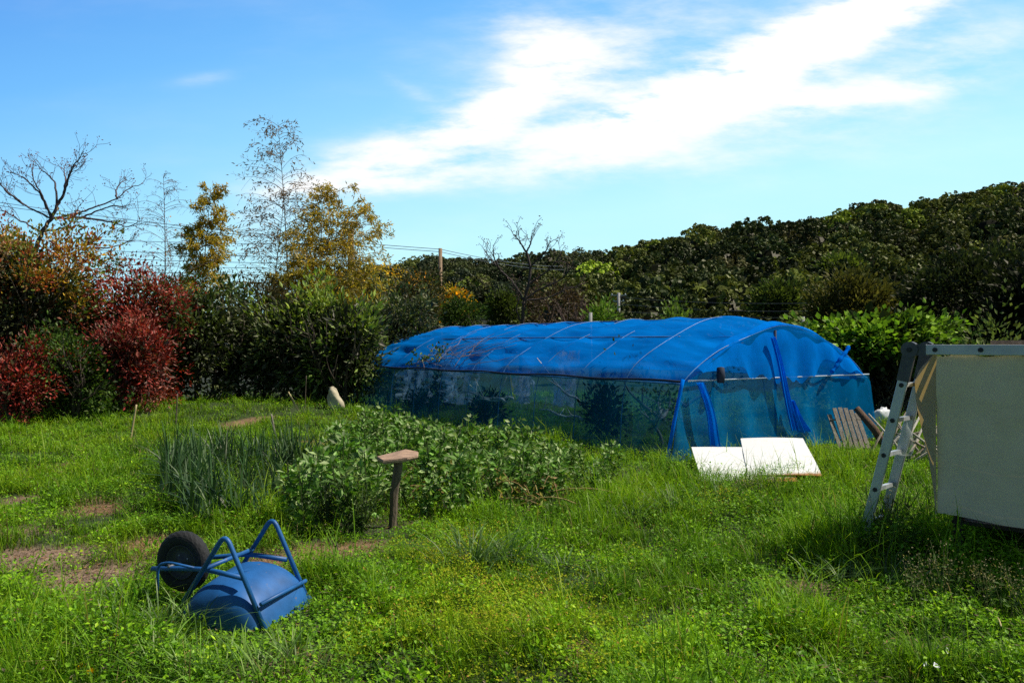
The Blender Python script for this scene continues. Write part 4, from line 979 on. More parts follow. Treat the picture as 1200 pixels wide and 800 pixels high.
# ------------------------------------------------------------------ ladder, tarp
LU = np.array([.7071, -.7071, 0]); LV = np.array([.7071, .7071, 0]); LC = np.array([2.90, 5.80, 0])
def lp(s, v, z): return LC + LU * s + LV * v + np.array([0, 0, z])
def ladder():
    e = empty('folding_ladder', LC, 0, 'aluminium folding ladder set up as a low scaffold platform', 'ladder'); mw = e.matrix_world
    zt = 1.565; wv = .36; SL = 1.55
    def rail(p, q, up):
        m = MB(); m.beam(p, q, .026, .072, up); o = m.build('rail', M['alu'], e, smooth=False, local=mw)
        b = o.modifiers.new('edge', 'BEVEL'); b.width = .005; b.segments = 2
    def plug(c, n):
        m = MB(); n = np.array(n); m.tube([c - n * .02, c + n * .019], .017, 8); m.build('rung_end', M['black_plastic'], e, smooth=False, local=mw)
    for v in (0, wv): rail(lp(.07, v, zt), lp(SL - .07, v, zt), (0, 0, 1))
    for k in range(5):
        s = .17 + k * .29
        m = MB(); m.beam(lp(s, 0, zt), lp(s, wv, zt), .03, .03); m.build('rung', M['alu'], e, smooth=False, local=mw)
        plug(lp(s, 0, zt), -LV)
    for side in (0, 1):
        s0 = 0 if side == 0 else SL; sg = -1 if side == 0 else 1
        def L(t, v): return lp(s0 + sg * (.0 + .36 * t), v, zt - .02 - 1.5 * t)
        for v in (0, wv):
            rail(L(.07, v), L(1, v), LU)
            # hinge casting
            m = MB(); c = lp(s0, v, zt)
            m.tube([c - LV * .022, c + LV * .022], .06, 14); m.beam(c, L(.14, v), .03, .085, LU); m.beam(c, lp(s0 - sg * .11, v, zt), .03, .082)
            m.build('hinge', M['hinge'], e, smooth=False, local=mw)
            m = MB(); m.tube([c - LV * .035, c + LV * .035], .017, 8); m.build('hinge_bolt', M['black_plastic'], e, smooth=False, local=mw)
            m = MB(); m.beam(L(.975, v), L(1.01, v), .036, .085, LU); m.build('foot', M['black_plastic'], e, smooth=False, local=mw)
        for k in range(5):
            t = .16 + k * .175
            m = MB(); m.beam(L(t, 0), L(t, wv), .03, .03, LU); m.build('rung', M['alu'], e, smooth=False, local=mw); plug(L(t, 0), -LV)
ladder()
def tarp():
    o0 = lp(.18, .05, 0); e = empty('tarp', o0, 0, 'cream coloured tarpaulin hanging from the ladder with its left edge folding out', 'tarpaulin'); mw = e.matrix_world
    nz = 46; zz = np.linspace(1.535, .385, nz); s = np.linspace(.16, 1.75, 70)
    Sx, Z = np.meshgrid(s, zz)
    hang = (1.535 - Z)
    v = .045 + .018 * np.sin(Sx * 6 + Z * 1.6) * np.minimum(hang * 3, 1) + .012 * np.sin(Sx * 15 - Z * 4) * np.clip(1 - hang * 1.5, 0, 1) + .032 * (fbm(Sx, Z, .35, 3) - .5) * np.minimum(hang * 4, 1) + .01 * (fbm(Sx, Z, .11, 4) - .5)
    z2 = Z + np.where(hang < .02, .012 * np.sin(Sx * 23) - .006, 0) + np.where(hang > 1.14, .010 * np.sin(Sx * 7), 0)
    m = MB(); m.grid(LC + Sx[..., None] * LU + v[..., None] * LV + z2[..., None] * np.array([0, 0, 1])); m.build('front_sheet', M['tarp'], e, local=mw)
    # edge flap billowing out and back
    k = np.linspace(0, 1, 16); K, Z = np.meshgrid(k, zz); h = (1.535 - Z) / 1.15
    out = np.interp(h, [0, .1, .18, .30, .45, .65, .85, 1], [.02, .15, .20, .19, .15, .08, .03, .012])
    sx = .16 - out * np.sin(K * 1.7) ; vv = .05 + out * (1.15 * K ** 1.5) + .02 * np.sin(K * 6 + Z * 5) * out * 4
    m = MB(); m.grid(LC + sx[..., None] * LU + vv[..., None] * LV + Z[..., None] * np.array([0, 0, 1])); m.build('side_flap', M['tarp_flap'], e, local=mw)
    # part turned over the rail
    a = np.linspace(0, 1, 8); s = np.linspace(.2, 1.75, 60); A, Sx = np.meshgrid(a, s)
    v = .05 + .30 * A; z = 1.535 + .004 + .01 * np.sin(A * 3.1) + .012 * np.sin(Sx * 9 + A * 4) - .0 * A
    m = MB(); m.grid(LC + Sx[..., None] * LU + v[..., None] * LV + (z - .02 * A)[..., None] * np.array([0, 0, 1])); m.build('top_sheet', M['tarp_flap'], e, local=mw)
tarp()
m = MB(); m.beam(lp(.50, .17, 1.617), lp(1.9, .19, 1.617), .22, .028); tag(m.build('wooden_plank', M['plank'], smooth=False), 'brown wooden plank lying along the top of the ladder', 'plank')
def rack():  # rack guessed from a leg below; shelves and back boards added to block sun
    o = lp(.28, .12, 0); e = empty('shade_rack', o, 0, 'dark wooden rack added behind the tarpaulin to fill its shade, legs showing below', 'rack'); mw = e.matrix_world
    M['dark_wood'] = solid_mat('dark_wood', (.045, .035, .025), .9, 0, .4, 6, .3)
    for s_ in (.28, 1.15, 2.1):
        for v in (.14, .85): m = MB(); m.beam(lp(s_, v, -.02), lp(s_, v, 1.42), .06, .06, LU); m.build('leg', M['dark_wood'], e, smooth=False, local=mw)
    for z in (.34, .86, 1.42):
        for k in range(5): m = MB(); m.beam(lp(.24, .18 + .155 * k, z), lp(2.14, .18 + .155 * k, z), .13, .025); m.build('shelf_board', M['dark_wood'], e, smooth=False, local=mw)
    for k in range(8): m = MB(); m.beam(lp(.26, .90, .12 + .16 * k), lp(2.12, .90, .12 + .16 * k), .02, .145); m.build('back_board', M['dark_wood'], e, smooth=False, local=mw)
rack()
def bottle():
    t = .16 + 2 * .175; p = lp(-.36 * t, .25, 1.545 - 1.5 * t)   # hangs by its cord from the third rung
    q = lp(-.36 * (.16 + .175), .25, 1.545 - 1.5 * (.16 + .175))
    c = np.array([q[0], q[1], q[2] - .26]); e = empty('plastic_bottle', c, 0, 'clear plastic bottle hanging between the ladder rungs', 'bottle')
    m = MB(); m.lathe([(0, -.02), (.05, -.02), (.056, .0), (.056, .10), (.05, .15), (.02, .20), (.016, .23)], 'z', 16); m.build('bottle_body', M['clear'], e)
    m = MB(); m.tube([(0, 0, .22), (0, 0, .262)], .006, 5); m.build('cord', M['white_plastic'], e)
bottle()

# ------------------------------------------------------------------ wheelbarrow
def fillet(pts, rad, n=7):
    P = [np.array(p, float) for p in pts]; out = [P[0]]
    for a, b, c in zip(P[:-2], P[1:-1], P[2:]):
        u, v = unit(a - b), unit(c - b); r = min(rad, .45 * np.linalg.norm(a - b), .45 * np.linalg.norm(c - b))
        s, e = b + u * r, b + v * r
        for t in np.linspace(0, 1, n): out.append(s * (1 - t) ** 2 + b * 2 * t * (1 - t) + e * t * t)
    out.append(P[-1]); return np.array(out)
def barrow():
    e = empty('wheelbarrow', (-1.31, 4.71, float(gz(-1.31, 4.71))), math.atan2(-.29, .96), 'blue single wheel barrow lying upside down in the grass', 'wheelbarrow')
    bp = M['blue_paint']
    # tray, overturned
    cx, hx, hy, H = -.30, .30, .30, .265; tl = R(8)
    th = np.arange(64) / 64 * 2 * math.pi; ts = np.linspace(0, math.pi / 2, 18)
    P = np.zeros((18, 64, 3)); ca, sa = np.cos(th), np.sin(th)
    sx, sy = np.sign(ca) * np.abs(ca) ** .55, np.sign(sa) * np.abs(sa) ** .55
    sx, sy = np.sign(ca) * np.abs(ca) ** .38, np.sign(sa) * np.abs(sa) ** .38
    for i, t in enumerate(ts):
        k = math.cos(t) ** .8 if i < 17 else 0.
        lx, ly = k * sx, k * sy
        z = H * np.clip(1 - np.abs(lx) ** 2.3, 0, 1) ** .62 * np.clip(1 - np.abs(ly) ** 5, 0, 1) ** .5 * max(1 - k ** 14, 0) ** .5
        P[i] = np.stack([cx + lx * hx - .05 * z, ly * hy, z], 1)
    def tilt(P):
        Q = P.copy(); Q[..., 1] = P[..., 1] * math.cos(tl) - (P[..., 2]) * math.sin(tl); Q[..., 2] = P[..., 1] * math.sin(tl) + P[..., 2] * math.cos(tl) - .02; return Q
    m = MB(); m.grid(tilt(P), close=True)
    o = m.build('tray', bp, e); so = o.modifiers.new('thickness', 'SOLIDIFY'); so.thickness = .003; so.offset = -1
    rim = np.stack([cx + sx * (hx + .008), sy * (hy + .008), np.full(64, .0)], 1); rim = np.concatenate([rim, rim[:2]])
    m = MB(); m.tube(tilt(rim), .013, 8, cap=False); m.build('tray_rim', bp, o)
    r = .0145
    for s in (-1, 1):
        a = .235 * s
        m = MB(); m.tube(fillet([(-.56, a, .10), (-.275, a, .52), (.0, a, -.03)], .075, 9), r, 10); m.build('leg', bp, e)
        m = MB(); m.tube(fillet([(-.16, a * .9, .262), (-.42, a * .8, .285), (-.62, .13 * s, .262), (-.885, .115 * s, .235)], .1), r, 10); m.build('frame_tube', bp, e)
    m = MB(); m.tube([(-.04, -.235, .135), (-.04, .235, .135)], .0125, 8); m.build('rear_crossbar', bp, e)
    m = MB(); m.tube([(-.415, -.225, .305), (-.415, .225, .305)], .013, 8); m.build('front_crossbar', bp, e)
    m = MB(); m.tube(fillet([(-.50, -.15, .27), (-.72, -.165, .30), (-.80, -.165, .28), (-.80, -.17, .06)], .06), .0085, 8); m.build('wheel_guard', bp, e)
    # wheel
    R0, rt, zc, xc = .142, .044, .262, -.75
    w = bpy.data.objects.new('wheel', None); COL.objects.link(w); w.parent = e; w.location = (xc, 0, zc); w.empty_display_size = .05
    n = 20; pr = [(R0 + rt * math.cos(q), rt * 1.02 * math.sin(q)) for q in np.linspace(-math.pi * .98, math.pi * .98, n)]
    m = MB(); sides = 96; P = np.zeros((n, sides, 3)); tt = np.arange(sides) / sides * 2 * math.pi
    for i, (rr, hh) in enumerate(pr):
        tread = 0
        if rr > R0 + .012: tread = .0022 * (((np.arange(sides) + (2 if i % 2 else 0)) // 2) % 2) - .001
        r2 = rr + tread; P[i] = np.stack([r2 * np.cos(tt), np.full(sides, hh), r2 * np.sin(tt)], 1)
    m.grid(P, close=True); m.build('tyre', M['tyre'], w, smooth=False)
    m = MB(); m.lathe([(.004, -.03), (.022, -.03), (.03, -.022), (.055, -.016), (.085, -.012), (.098, -.03), (.106, -.034), (.106, .034), (.098, .03), (.085, .012), (.055, .016), (.03, .022), (.022, .03), (.004, .03)], 'y', 40)
    rm = m.build('rim', M['rim'], w)
    for k in range(4):
        q = k * math.pi / 2 + .5; m = MB(); m.lathe([(0, -.019), (.007, -.019), (.007, -.012)], 'y', 6, (.043 * math.cos(q), 0, .043 * math.sin(q))); m.build('rim_bolt', M['steel'], rm)
    m = MB(); m.tube([(0, -.135, 0), (0, .135, 0)], .0085, 8); m.build('axle', M['steel'], w)
    for s in (-1, 1):
        m = MB(); m.beam((xc, .117 * s, zc), (xc - .02, .115 * s, .235), .012, .05, (1, 0, 0)); m.build('axle_bracket', M['rim'], e, smooth=False)
barrow()

# ------------------------------------------------------------------ post with a board on it
def post():
    b = on(459, 620); e = empty('wooden_post', b, 0, 'leaning wooden post topped with a thick weathered board beside the bean plants', 'post')
    t = np.array([.055, 0, .585]); t[2] += 0
    m = MB(); k = np.linspace(0, 1, 9); pts = np.array([t * q for q in k]); pts[:, 0] += .006 * np.sin(k * 9); pts[0, 2] = -.05
    m.tube(pts, np.linspace(.034, .039, 9), 8); m.build('post_shaft', M['post'], e, smooth=False)
    # board: six sided slab, pointed at both ends
    out = np.array([(-.185, .01), (-.11, -.085), (.10, -.095), (.185, -.05), (.175, .07), (.06, .10), (-.10, .085)]); n = len(out); mb = MB()
    v = np.concatenate([np.c_[out * .95, np.full(n, -.02)], np.c_[out, np.full(n, .0)], np.c_[out * .96, np.full(n, .014)], np.c_[out * 0, np.full(n, .018)], np.c_[out * 0, np.full(n, -.022)]]) 
    v[:, 2] += v[:, 0] * .1 + v[:, 1] * .28 + .012 * np.sin(v[:, 0] * 21 + v[:, 1] * 13); v += t + np.array([-.005, 0, .03])
    fs = []
    for r_ in range(2):
        for k in range(n): fs.append([r_ * n + k, r_ * n + (k + 1) % n, (r_ + 1) * n + (k + 1) % n, (r_ + 1) * n + k])
    tr3 = [[2 * n + k, 2 * n + (k + 1) % n, 3 * n] for k in range(n)] + [[(k + 1) % n, k, 4 * n] for k in range(n)]
    mb.add(v, [np.array(fs), np.array(tr3)]); mb.build('post_cap', M['plank'], e, smooth=False)
post()

# ------------------------------------------------------------------ stakes, stone, twigs, flowers, scraps
def stick(name, label, cat, p, q, r, mat, bend=.0):
    p, q = np.array(p), np.array(q); t = np.linspace(0, 1, 8)[:, None]; pts = p * (1 - t) + q * t; pts[:, 0] += bend * np.sin(t[:, 0] * 3.1)
    m = MB(); m.tube(pts, np.linspace(r, r * .8, 8), 7); tag(m.build(name, M[mat]), label, cat)
def st(px0, py0, px1, py1, extra=.0):
    b = on(px0, py0); t = at(px1, py1, b[1]); return b, t
for px0, py0, px1, py1, r, lb, mt in ((152, 520, 160, 474, .018, 'pale yellow bamboo stake in the lawn in front of the red bush', 'bamboo_stake'), (206, 500, 208, 461, .014, 'thin upright bamboo stake right of the tall red bush', 'post'),
        (354, 492, 338, 459, .02, 'bamboo stake leaning left in the grass before the hedge', 'bamboo_stake'), (357, 492, 359, 440, .010, 'thin dark upright stake beside the leaning one', 'post'), (444, 508, 443, 489, .022, 'short white stake among the bean plants', 'white_plastic'),
        (324, 512, 318, 485, .02, 'pale grey stake standing among the leeks', 'weathered')):
    b, t = st(px0, py0, px1, py1); b[2] -= .05; stick('garden_stake', lb, 'stake', b, t, r, mt)
def stone():
    b = on(395, 488); th = np.linspace(0, math.pi, 12); ph = np.arange(16) / 16 * 2 * math.pi
    P = np.stack([np.sin(th)[:, None] * np.cos(ph), np.sin(th)[:, None] * np.sin(ph), np.cos(th)[:, None] * np.ones(16)], -1)
    n = 1 + .25 * np.sin(P[..., 0] * 4 + 1) * np.sin(P[..., 2] * 3) + .1 * np.sin(P[..., 1] * 7); P = P * n[..., None] * np.array([.17, .13, .27]) + b + np.array([0, 0, .22])
    P[..., 0] -= (P[..., 2] - b[2]) * .25
    m = MB(); m.grid(P, close=True); tag(m.build('stone', M['pale_stone']), 'pale yellowish upright stone beside the far corner of the net house', 'stone')
stone()
for k, (a, b_, lb) in enumerate((((790, 690), (822, 712), 'dry bent straw stalk in the grass near the middle'), ((742, 700), (746, 678), 'short dry straw stalk standing left of the bent one'), ((840, 742), (868, 772), 'dry brown stalk lying in the near grass'), ((1148, 722), (1172, 762), 'long pale straw lying in the grass at the right'), ((386, 662), (394, 634), 'thin dark stick standing beside the barrow'))):
    p = on(*a, .05); q = on(*b_, .12)
    if k in (1, 4): q = at(b_[0], b_[1], p[1]); p[2] -= .05
    stick('dry_stalk', lb, 'stalk', p, q, .005, 'post' if k == 4 else 'bamboo_stake', .03)
def dandelion(px, py, sc, label):
    b = on(px, py + 12); h = .12; e = empty('dandelion', b, 0, label, 'flower', None)
    m = MB(); m.tube([(0, 0, 0), (.005, 0, h * .6), (0, 0, h)], .002, 5, (.1, .2, .04)); m.build('stem', M['grass'], e)
    m = MB(); n = 60; a = rng.random(n) * 6.28; el = rng.uniform(.05, 1.3, n); dv = np.stack([np.cos(a) * np.cos(el), np.sin(a) * np.cos(el), np.sin(el)], 1)
    m.leaves(np.tile([0, 0, h], (n, 1)) + dv * .003, dv, .019 * sc, .006 * sc, pal([[.75, .5, .0], [.8, .58, .01]], n, None, .05), .3); m.build('flower_head', M['petal'], e, smooth=False)
dandelion(97, 791, 1.1, 'yellow dandelion flower, left one of the pair at the bottom edge')
dandelion(108, 797, 1.1, 'yellow dandelion flower, right one of the pair at the bottom edge')
dandelion(136, 752, .7, 'small yellow dandelion in the grass above the pair')
for px, py, sc, lb in ((1090, 782, 1, 'leftmost white scrap'), (1098, 776, .8, 'white scrap standing highest'), (1110, 779, 1.1, 'rightmost white scrap'), (1084, 795, 1.2, 'white scrap at the bottom edge'), (1097, 797, 1.5, 'largest white scrap, at the bottom edge')):
    b = on(px, py + 4, .09); m = MB(); a = np.linspace(-1, 1, 6); A, B = np.meshgrid(a, a)
    ang = random.random() * 6; P = np.stack([A * .011 * sc, B * .008 * sc, .006 * np.sin(A * 3 + ang) + .008 * B], -1)
    c, s_ = math.cos(ang), math.sin(ang); P[..., :2] = np.stack([P[..., 0] * c - P[..., 1] * s_, P[..., 0] * s_ + P[..., 1] * c], -1)
    m.grid(P + b); tag(m.build('paper_scrap', M['white_plastic']), lb + ' of five near the right bottom corner', 'scrap', 'white scraps in the grass')

# ------------------------------------------------------------------ vegetables and tufts
def leek_mesh(k):
    m = MB(); n = 16; az = rng.random(n) * 6.283; h = rng.uniform(.36, .74, n)
    c = pal([[.04, .115, .032], [.06, .145, .042], [.028, .075, .022], [.10, .2, .05]], n, None, .15)
    m.blades(rng.normal(size=n) * .05, rng.normal(size=n) * .05, np.zeros(n), h, rng.uniform(.018, .028, n), az, np.abs(rng.normal(size=n)) * .28 + .08, 5, c * .7, c)
    k_ = 3; az = rng.random(k_) * 6.28; c = pal([[.05, .12, .07]], k_)
    m.blades(np.zeros(k_), np.zeros(k_), np.zeros(k_), rng.uniform(.4, .6, k_), np.full(k_, .02), az, rng.uniform(.8, 1.2, k_), 6, c * .8, c)
    return m
LK = [leek_mesh(k) for k in range(5)]
protos = []
for k in range(5):
    o = LK[k].build('leek_plant', M['gloss_leaf'], smooth=True); protos.append(tag(o, 'blue green leek plant with upright pointed leaves in the vegetable rows', 'leek', 'leeks growing in rows left of the bean plants'))
spots = []
def row(p, q, n, jit):
    for k in range(n):
        t = (k + .5) / n; a = np.array(on(*p)) * (1 - t) + np.array(on(*q)) * t; a[:2] += rng.normal(size=2) * jit; a[2] = float(gz(a[0], a[1])); spots.append(a)
row((185, 560), (265, 628), 24, .16); row((215, 550), (280, 600), 14, .18); row((300, 548), (362, 556), 15, .16); row((225, 540), (310, 545), 12, .2)
for k, a in enumerate(spots):
    if k < 5: o = protos[k]
    else: o = protos[k % 5].copy(); COL.objects.link(o)
    o.location = [float(c) for c in a]; o.rotation_euler = (rng.normal() * .06, rng.normal() * .06, random.random() * 6.28); sc = random.uniform(.75, 1.12); o.scale = (sc, sc, sc)

def bean_mesh(h, cols, big=.092):
    m = MB()
    for s in range(5):
        a = random.random() * 6.28; sp = random.uniform(.02, .32); hh = h * random.uniform(.7, 1.1)
        t = np.linspace(0, 1, 8)[:, None]; base = rng.normal(size=3) * np.array([.05, .05, 0])
        pts = base + np.array([math.cos(a), math.sin(a), 0]) * sp * hh * t ** 1.3 + np.array([0, 0, 1]) * hh * t
        m.tube(pts, np.linspace(.007, .004, 8), 5, (.07, .1, .03), cap=False)
        nl = 36; g = rng.random(nl) ** .7; j = np.minimum((g * 7).astype(int), 6); q = pts[j] + (pts[j + 1] - pts[j]) * ((g * 7 - j)[:, None])
        dv = rng.normal(size=(nl, 3)); dv[:, 2] = dv[:, 2] * .4 + .35; dv = unit(dv)
        L = big * rng.uniform(.6, 1.25, nl); m.leaves(q + dv * rng.uniform(.01, .07, (nl, 1)), dv + rng.normal(size=(nl, 3)) * .3, L, L * .52, pal(cols, nl, [.3, .3, .2, .2], .2), .5)
    return m
BC = [[.10, .24, .02], [.17, .34, .045], [.06, .14, .016], [.38, .50, .18]]
BPM = [bean_mesh(.60, BC) for _ in range(5)]
bprot = [tag(m.build('bean_plant', M['gloss_leaf'], smooth=False), 'leafy grey green broad bean plant in the vegetable bed behind the post', 'bean plant', 'broad bean plants in the vegetable bed') for m in BPM]
bs = []
mn, mx = BEAN_POLY.min(0), BEAN_POLY.max(0)
while len(bs) < 105:
    p = mn + (mx - mn) * rng.random(2)
    if not in_poly(np.array([p[0]]), np.array([p[1]]), BEAN_POLY)[0]: continue
    if any((p[0] - q[0]) ** 2 + (p[1] - q[1]) ** 2 < .23 ** 2 for q in bs): continue
    if np.hypot(p[0] + 1.06, p[1] - 6.9) < .33 or (abs(p[0] + 1.05) < .22 and p[1] < 6.9): continue
    bs.append(p)
for k, p in enumerate(bs):
    o = bprot[k] if k < 5 else bprot[k % 5].copy()
    if k >= 5: COL.objects.link(o)
    o.location = (float(p[0]), float(p[1]), float(gz(p[0], p[1]))); o.rotation_euler = (rng.normal() * .08, rng.normal() * .08, random.random() * 6.28)
    sc = random.uniform(.65, 1.1) * (.72 if p[0] > .6 else .95); o.scale = (sc, sc, sc)
# feathery herb by the post
def herb(px, py, h, r, label, cols):
    b = on(px, py); e = empty('leafy_herb', b, 0, label, 'herb'); m = MB(); s = MB()
    for k in range(16):
        a = random.random() * 6.28; d = np.array([math.cos(a), math.sin(a), 0]) * random.uniform(.1, 1) * r; t = np.linspace(0, 1, 6)[:, None]
        pts = d * t ** 1.2 + np.array([0, 0, h * random.uniform(.6, 1)]) * t; s.tube(pts, .004, 4, (.05, .08, .02), cap=False)
        c = pts[rng.integers(1, 6, 60)] + rng.normal(size=(60, 3)) * .045
        m.leaves(c, rng.normal(size=(60, 3)) + np.array([0, 0, .3]), rng.uniform(.018, .04, 60), .012, pal(cols, 60), .4)
    s.build('stems', M['bark'], e); m.build('leaves', M['leaf'], e, smooth=False)
herb(425, 628, .42, .26, 'dense feathery dark green herb left of the wooden post', MIDG)
herb(385, 628, .45, .25, 'dark leafy plant behind the barrow handles', [[.02, .05, .012], [.035, .08, .018], [.015, .035, .01]])
herb(300, 585, .42, .35, 'dark low leafy plant between the two leek rows', [[.02, .05, .012], [.035, .08, .018], [.015, .035, .01]])
herb(340, 590, .42, .35, 'dark low leafy plant at the left end of the bean bed', [[.02, .05, .012], [.035, .08, .018], [.015, .035, .01]])
def dead_stems():
    b = on(560, 590); e = empty('withered_plant', b, 0, 'withered yellow brown bean stems flopped over in front of the bean bed', 'plant')
    s = MB(); m = MB()
    for k in range(26):
        p = np.array([rng.uniform(-.9, .9), rng.uniform(-.25, .35), .02]); d = np.array([rng.normal() * .4, -.2, 0]); t = np.linspace(0, 1, 7)[:, None]; h = random.uniform(.12, .42)
        pts = p + d * t + np.array([0, 0, 1]) * h * np.sin(t * 2.4); col = np.array(random.choice(((.3, .2, .06), (.2, .13, .06), (.4, .3, .1)))); s.tube(pts, .006, 4, col, cap=False)
        m.leaves(pts[rng.integers(1, 7, 7)] + rng.normal(size=(7, 3)) * .03, rng.normal(size=(7, 3)), .06, .03, pal([[.36, .3, .06], [.25, .14, .05], [.3, .34, .08]], 7), .4)
    s.build('stems', M['bark'], e); m.build('leaves', M['leaf'], e, smooth=False)
dead_stems()

def tuft(px, py, n, h, spread, w, lean, cols, label, r=.12):
    b = on(px, py); m = MB(); a = rng.random(n) * 6.283; q = np.minimum(np.abs(rng.normal(size=n)), 1.8) * r; c = pal(cols, n, None, .22)
    m.blades(q * np.cos(a), q * np.sin(a), np.zeros(n), h * rng.uniform(.5, 1.15, n), w * rng.uniform(.6, 1.2, n), a + rng.normal(size=n) * .5, np.abs(rng.normal(size=n)) * spread + lean, 6, c * .55, c)
    o = m.build('grass_tuft', M['gloss_leaf'], smooth=True); o.location = [float(k) for k in b]; tag(o, label, 'grass tuft')
LG = [[.13, .28, .02], [.19, .38, .03], [.09, .2, .02], [.28, .46, .06]]
DG = [[.06, .15, .025], [.10, .22, .04], [.04, .1, .02], [.2, .33, .10]]
for px, py, n, h, sp, w, ln, cc, lb, r in (
        (305, 812, 80, .30, .6, .010, .3, LG, 'tall bright grass tuft in front of the overturned barrow tray', .16), (240, 800, 100, .30, .6, .010, .3, LG, 'bright grass tuft at the bottom left of the barrow', .18),
        (180, 790, 90, .30, .6, .009, .3, LG, 'bright long grass tuft near the dandelions', .18), (190, 745, 80, .30, .5, .009, .3, DG, 'darker grass tuft below the barrow wheel', .16), (130, 765, 60, .26, .5, .008, .3, DG, 'darker grass tuft left of the bright ones', .16),
        (225, 735, 60, .26, .6, .009, .3, LG, 'grass tuft between the barrow wheel and its tray', .12), (345, 788, 70, .26, .6, .009, .3, LG, 'grass tuft right of the barrow tray at the bottom', .14), (152, 712, 40, .26, .4, .009, .2, DG, 'sparse grass tuft beside the bare earth patch', .10),
        (555, 672, 120, .42, .6, .011, .5, DG, 'big arching dark grass clump right of the barrow', .16), (600, 664, 70, .30, .6, .010, .5, DG, 'smaller arching grass clump beside the big one', .16), (660, 668, 50, .22, .6, .009, .5, DG, 'low grass clump right of the arching ones', .10),
        (790, 603, 150, .34, .5, .010, .25, DG, 'dense dark grass clump before the left white board', .18), (740, 612, 110, .28, .5, .010, .25, DG, 'grass clump at the right end of the bean bed', .16), (845, 592, 60, .34, .4, .010, .2, DG, 'tall grass clump overlapping the white boards', .14),
        (1022, 655, 110, .42, .5, .010, .25, DG, 'tall grass clump hiding the near foot of the ladder', .12), (1052, 650, 90, .40, .5, .010, .25, DG, 'tall grass clump hiding the far foot of the ladder', .12), (985, 690, 80, .26, .6, .009, .4, DG, 'arching grass clump at the edge of the dark shade', .16), (1040, 690, 70, .3, .6, .009, .4, DG, 'grass clump in the shade below the ladder', .18), (700, 690, 40, .18, .5, .008, .4, DG, 'small grass clump in the middle of the lawn', .14)):
    tuft(px, py, n, h, sp, w, ln, cc, lb, r)
def weed(px, py, h, label, n=9, seed=(.3, .26, .14), leafc=((.05, .1, .02), (.08, .14, .03))):
    b = on(px, py); e = empty('seeding_weed', b, 0, label, 'weed'); s = MB(); m = MB()
    for k in range(n):
        a = random.random() * 6.28; sp = random.uniform(.05, .4); hh = h * random.uniform(.6, 1.1); t = np.linspace(0, 1, 7)[:, None]
        pts = rng.normal(size=3) * np.array([.05, .05, 0]) + np.array([math.cos(a), math.sin(a), 0]) * sp * hh * t ** 1.5 + np.array([0, 0, hh]) * t
        s.tube(pts, np.linspace(.003, .0015, 7), 4, (.12, .14, .04), cap=False)
        c = pts[rng.integers(4, 7, 16)] + rng.normal(size=(16, 3)) * .022; m.leaves(c, rng.normal(size=(16, 3)), .014, .007, pal([seed], 16), .4)
        c = pts[rng.integers(0, 5, 8)] + rng.normal(size=(8, 3)) * .01; m.leaves(c, rng.normal(size=(8, 3)) + np.array([0, 0, .3]), .05, .018, pal(leafc, 8), .4)
    s.build('stems', M['bark'], e); m.build('leaves', M['leaf'], e, smooth=False)
for px, py, h, lb in ((1110, 712, .40, 'tall seeding weed at the shade edge below the tarpaulin corner'), (1075, 715, .30, 'seeding weed left of the tall one at the shade edge'), (1150, 722, .32, 'seeding weed right of the tall one at the shade edge'), (1190, 735, .34, 'seeding weed at the right edge of the picture'), (1022, 648, .52, 'dark leafy weed round the ladder foot'), (1048, 645, .48, 'dark weed between the ladder legs and the tarpaulin'),
        (885, 590, .30, 'thin weed in front of the seam between the white boards'), (905, 588, .26, 'thin weed standing before the right white board'), (868, 592, .28, 'thin weed before the left white board'), (1078, 640, .45, 'broad leaved weed beside the tarpaulin edge')):
    weed(px, py, h, lb, 26 if px in (1022, 1048) else 12)

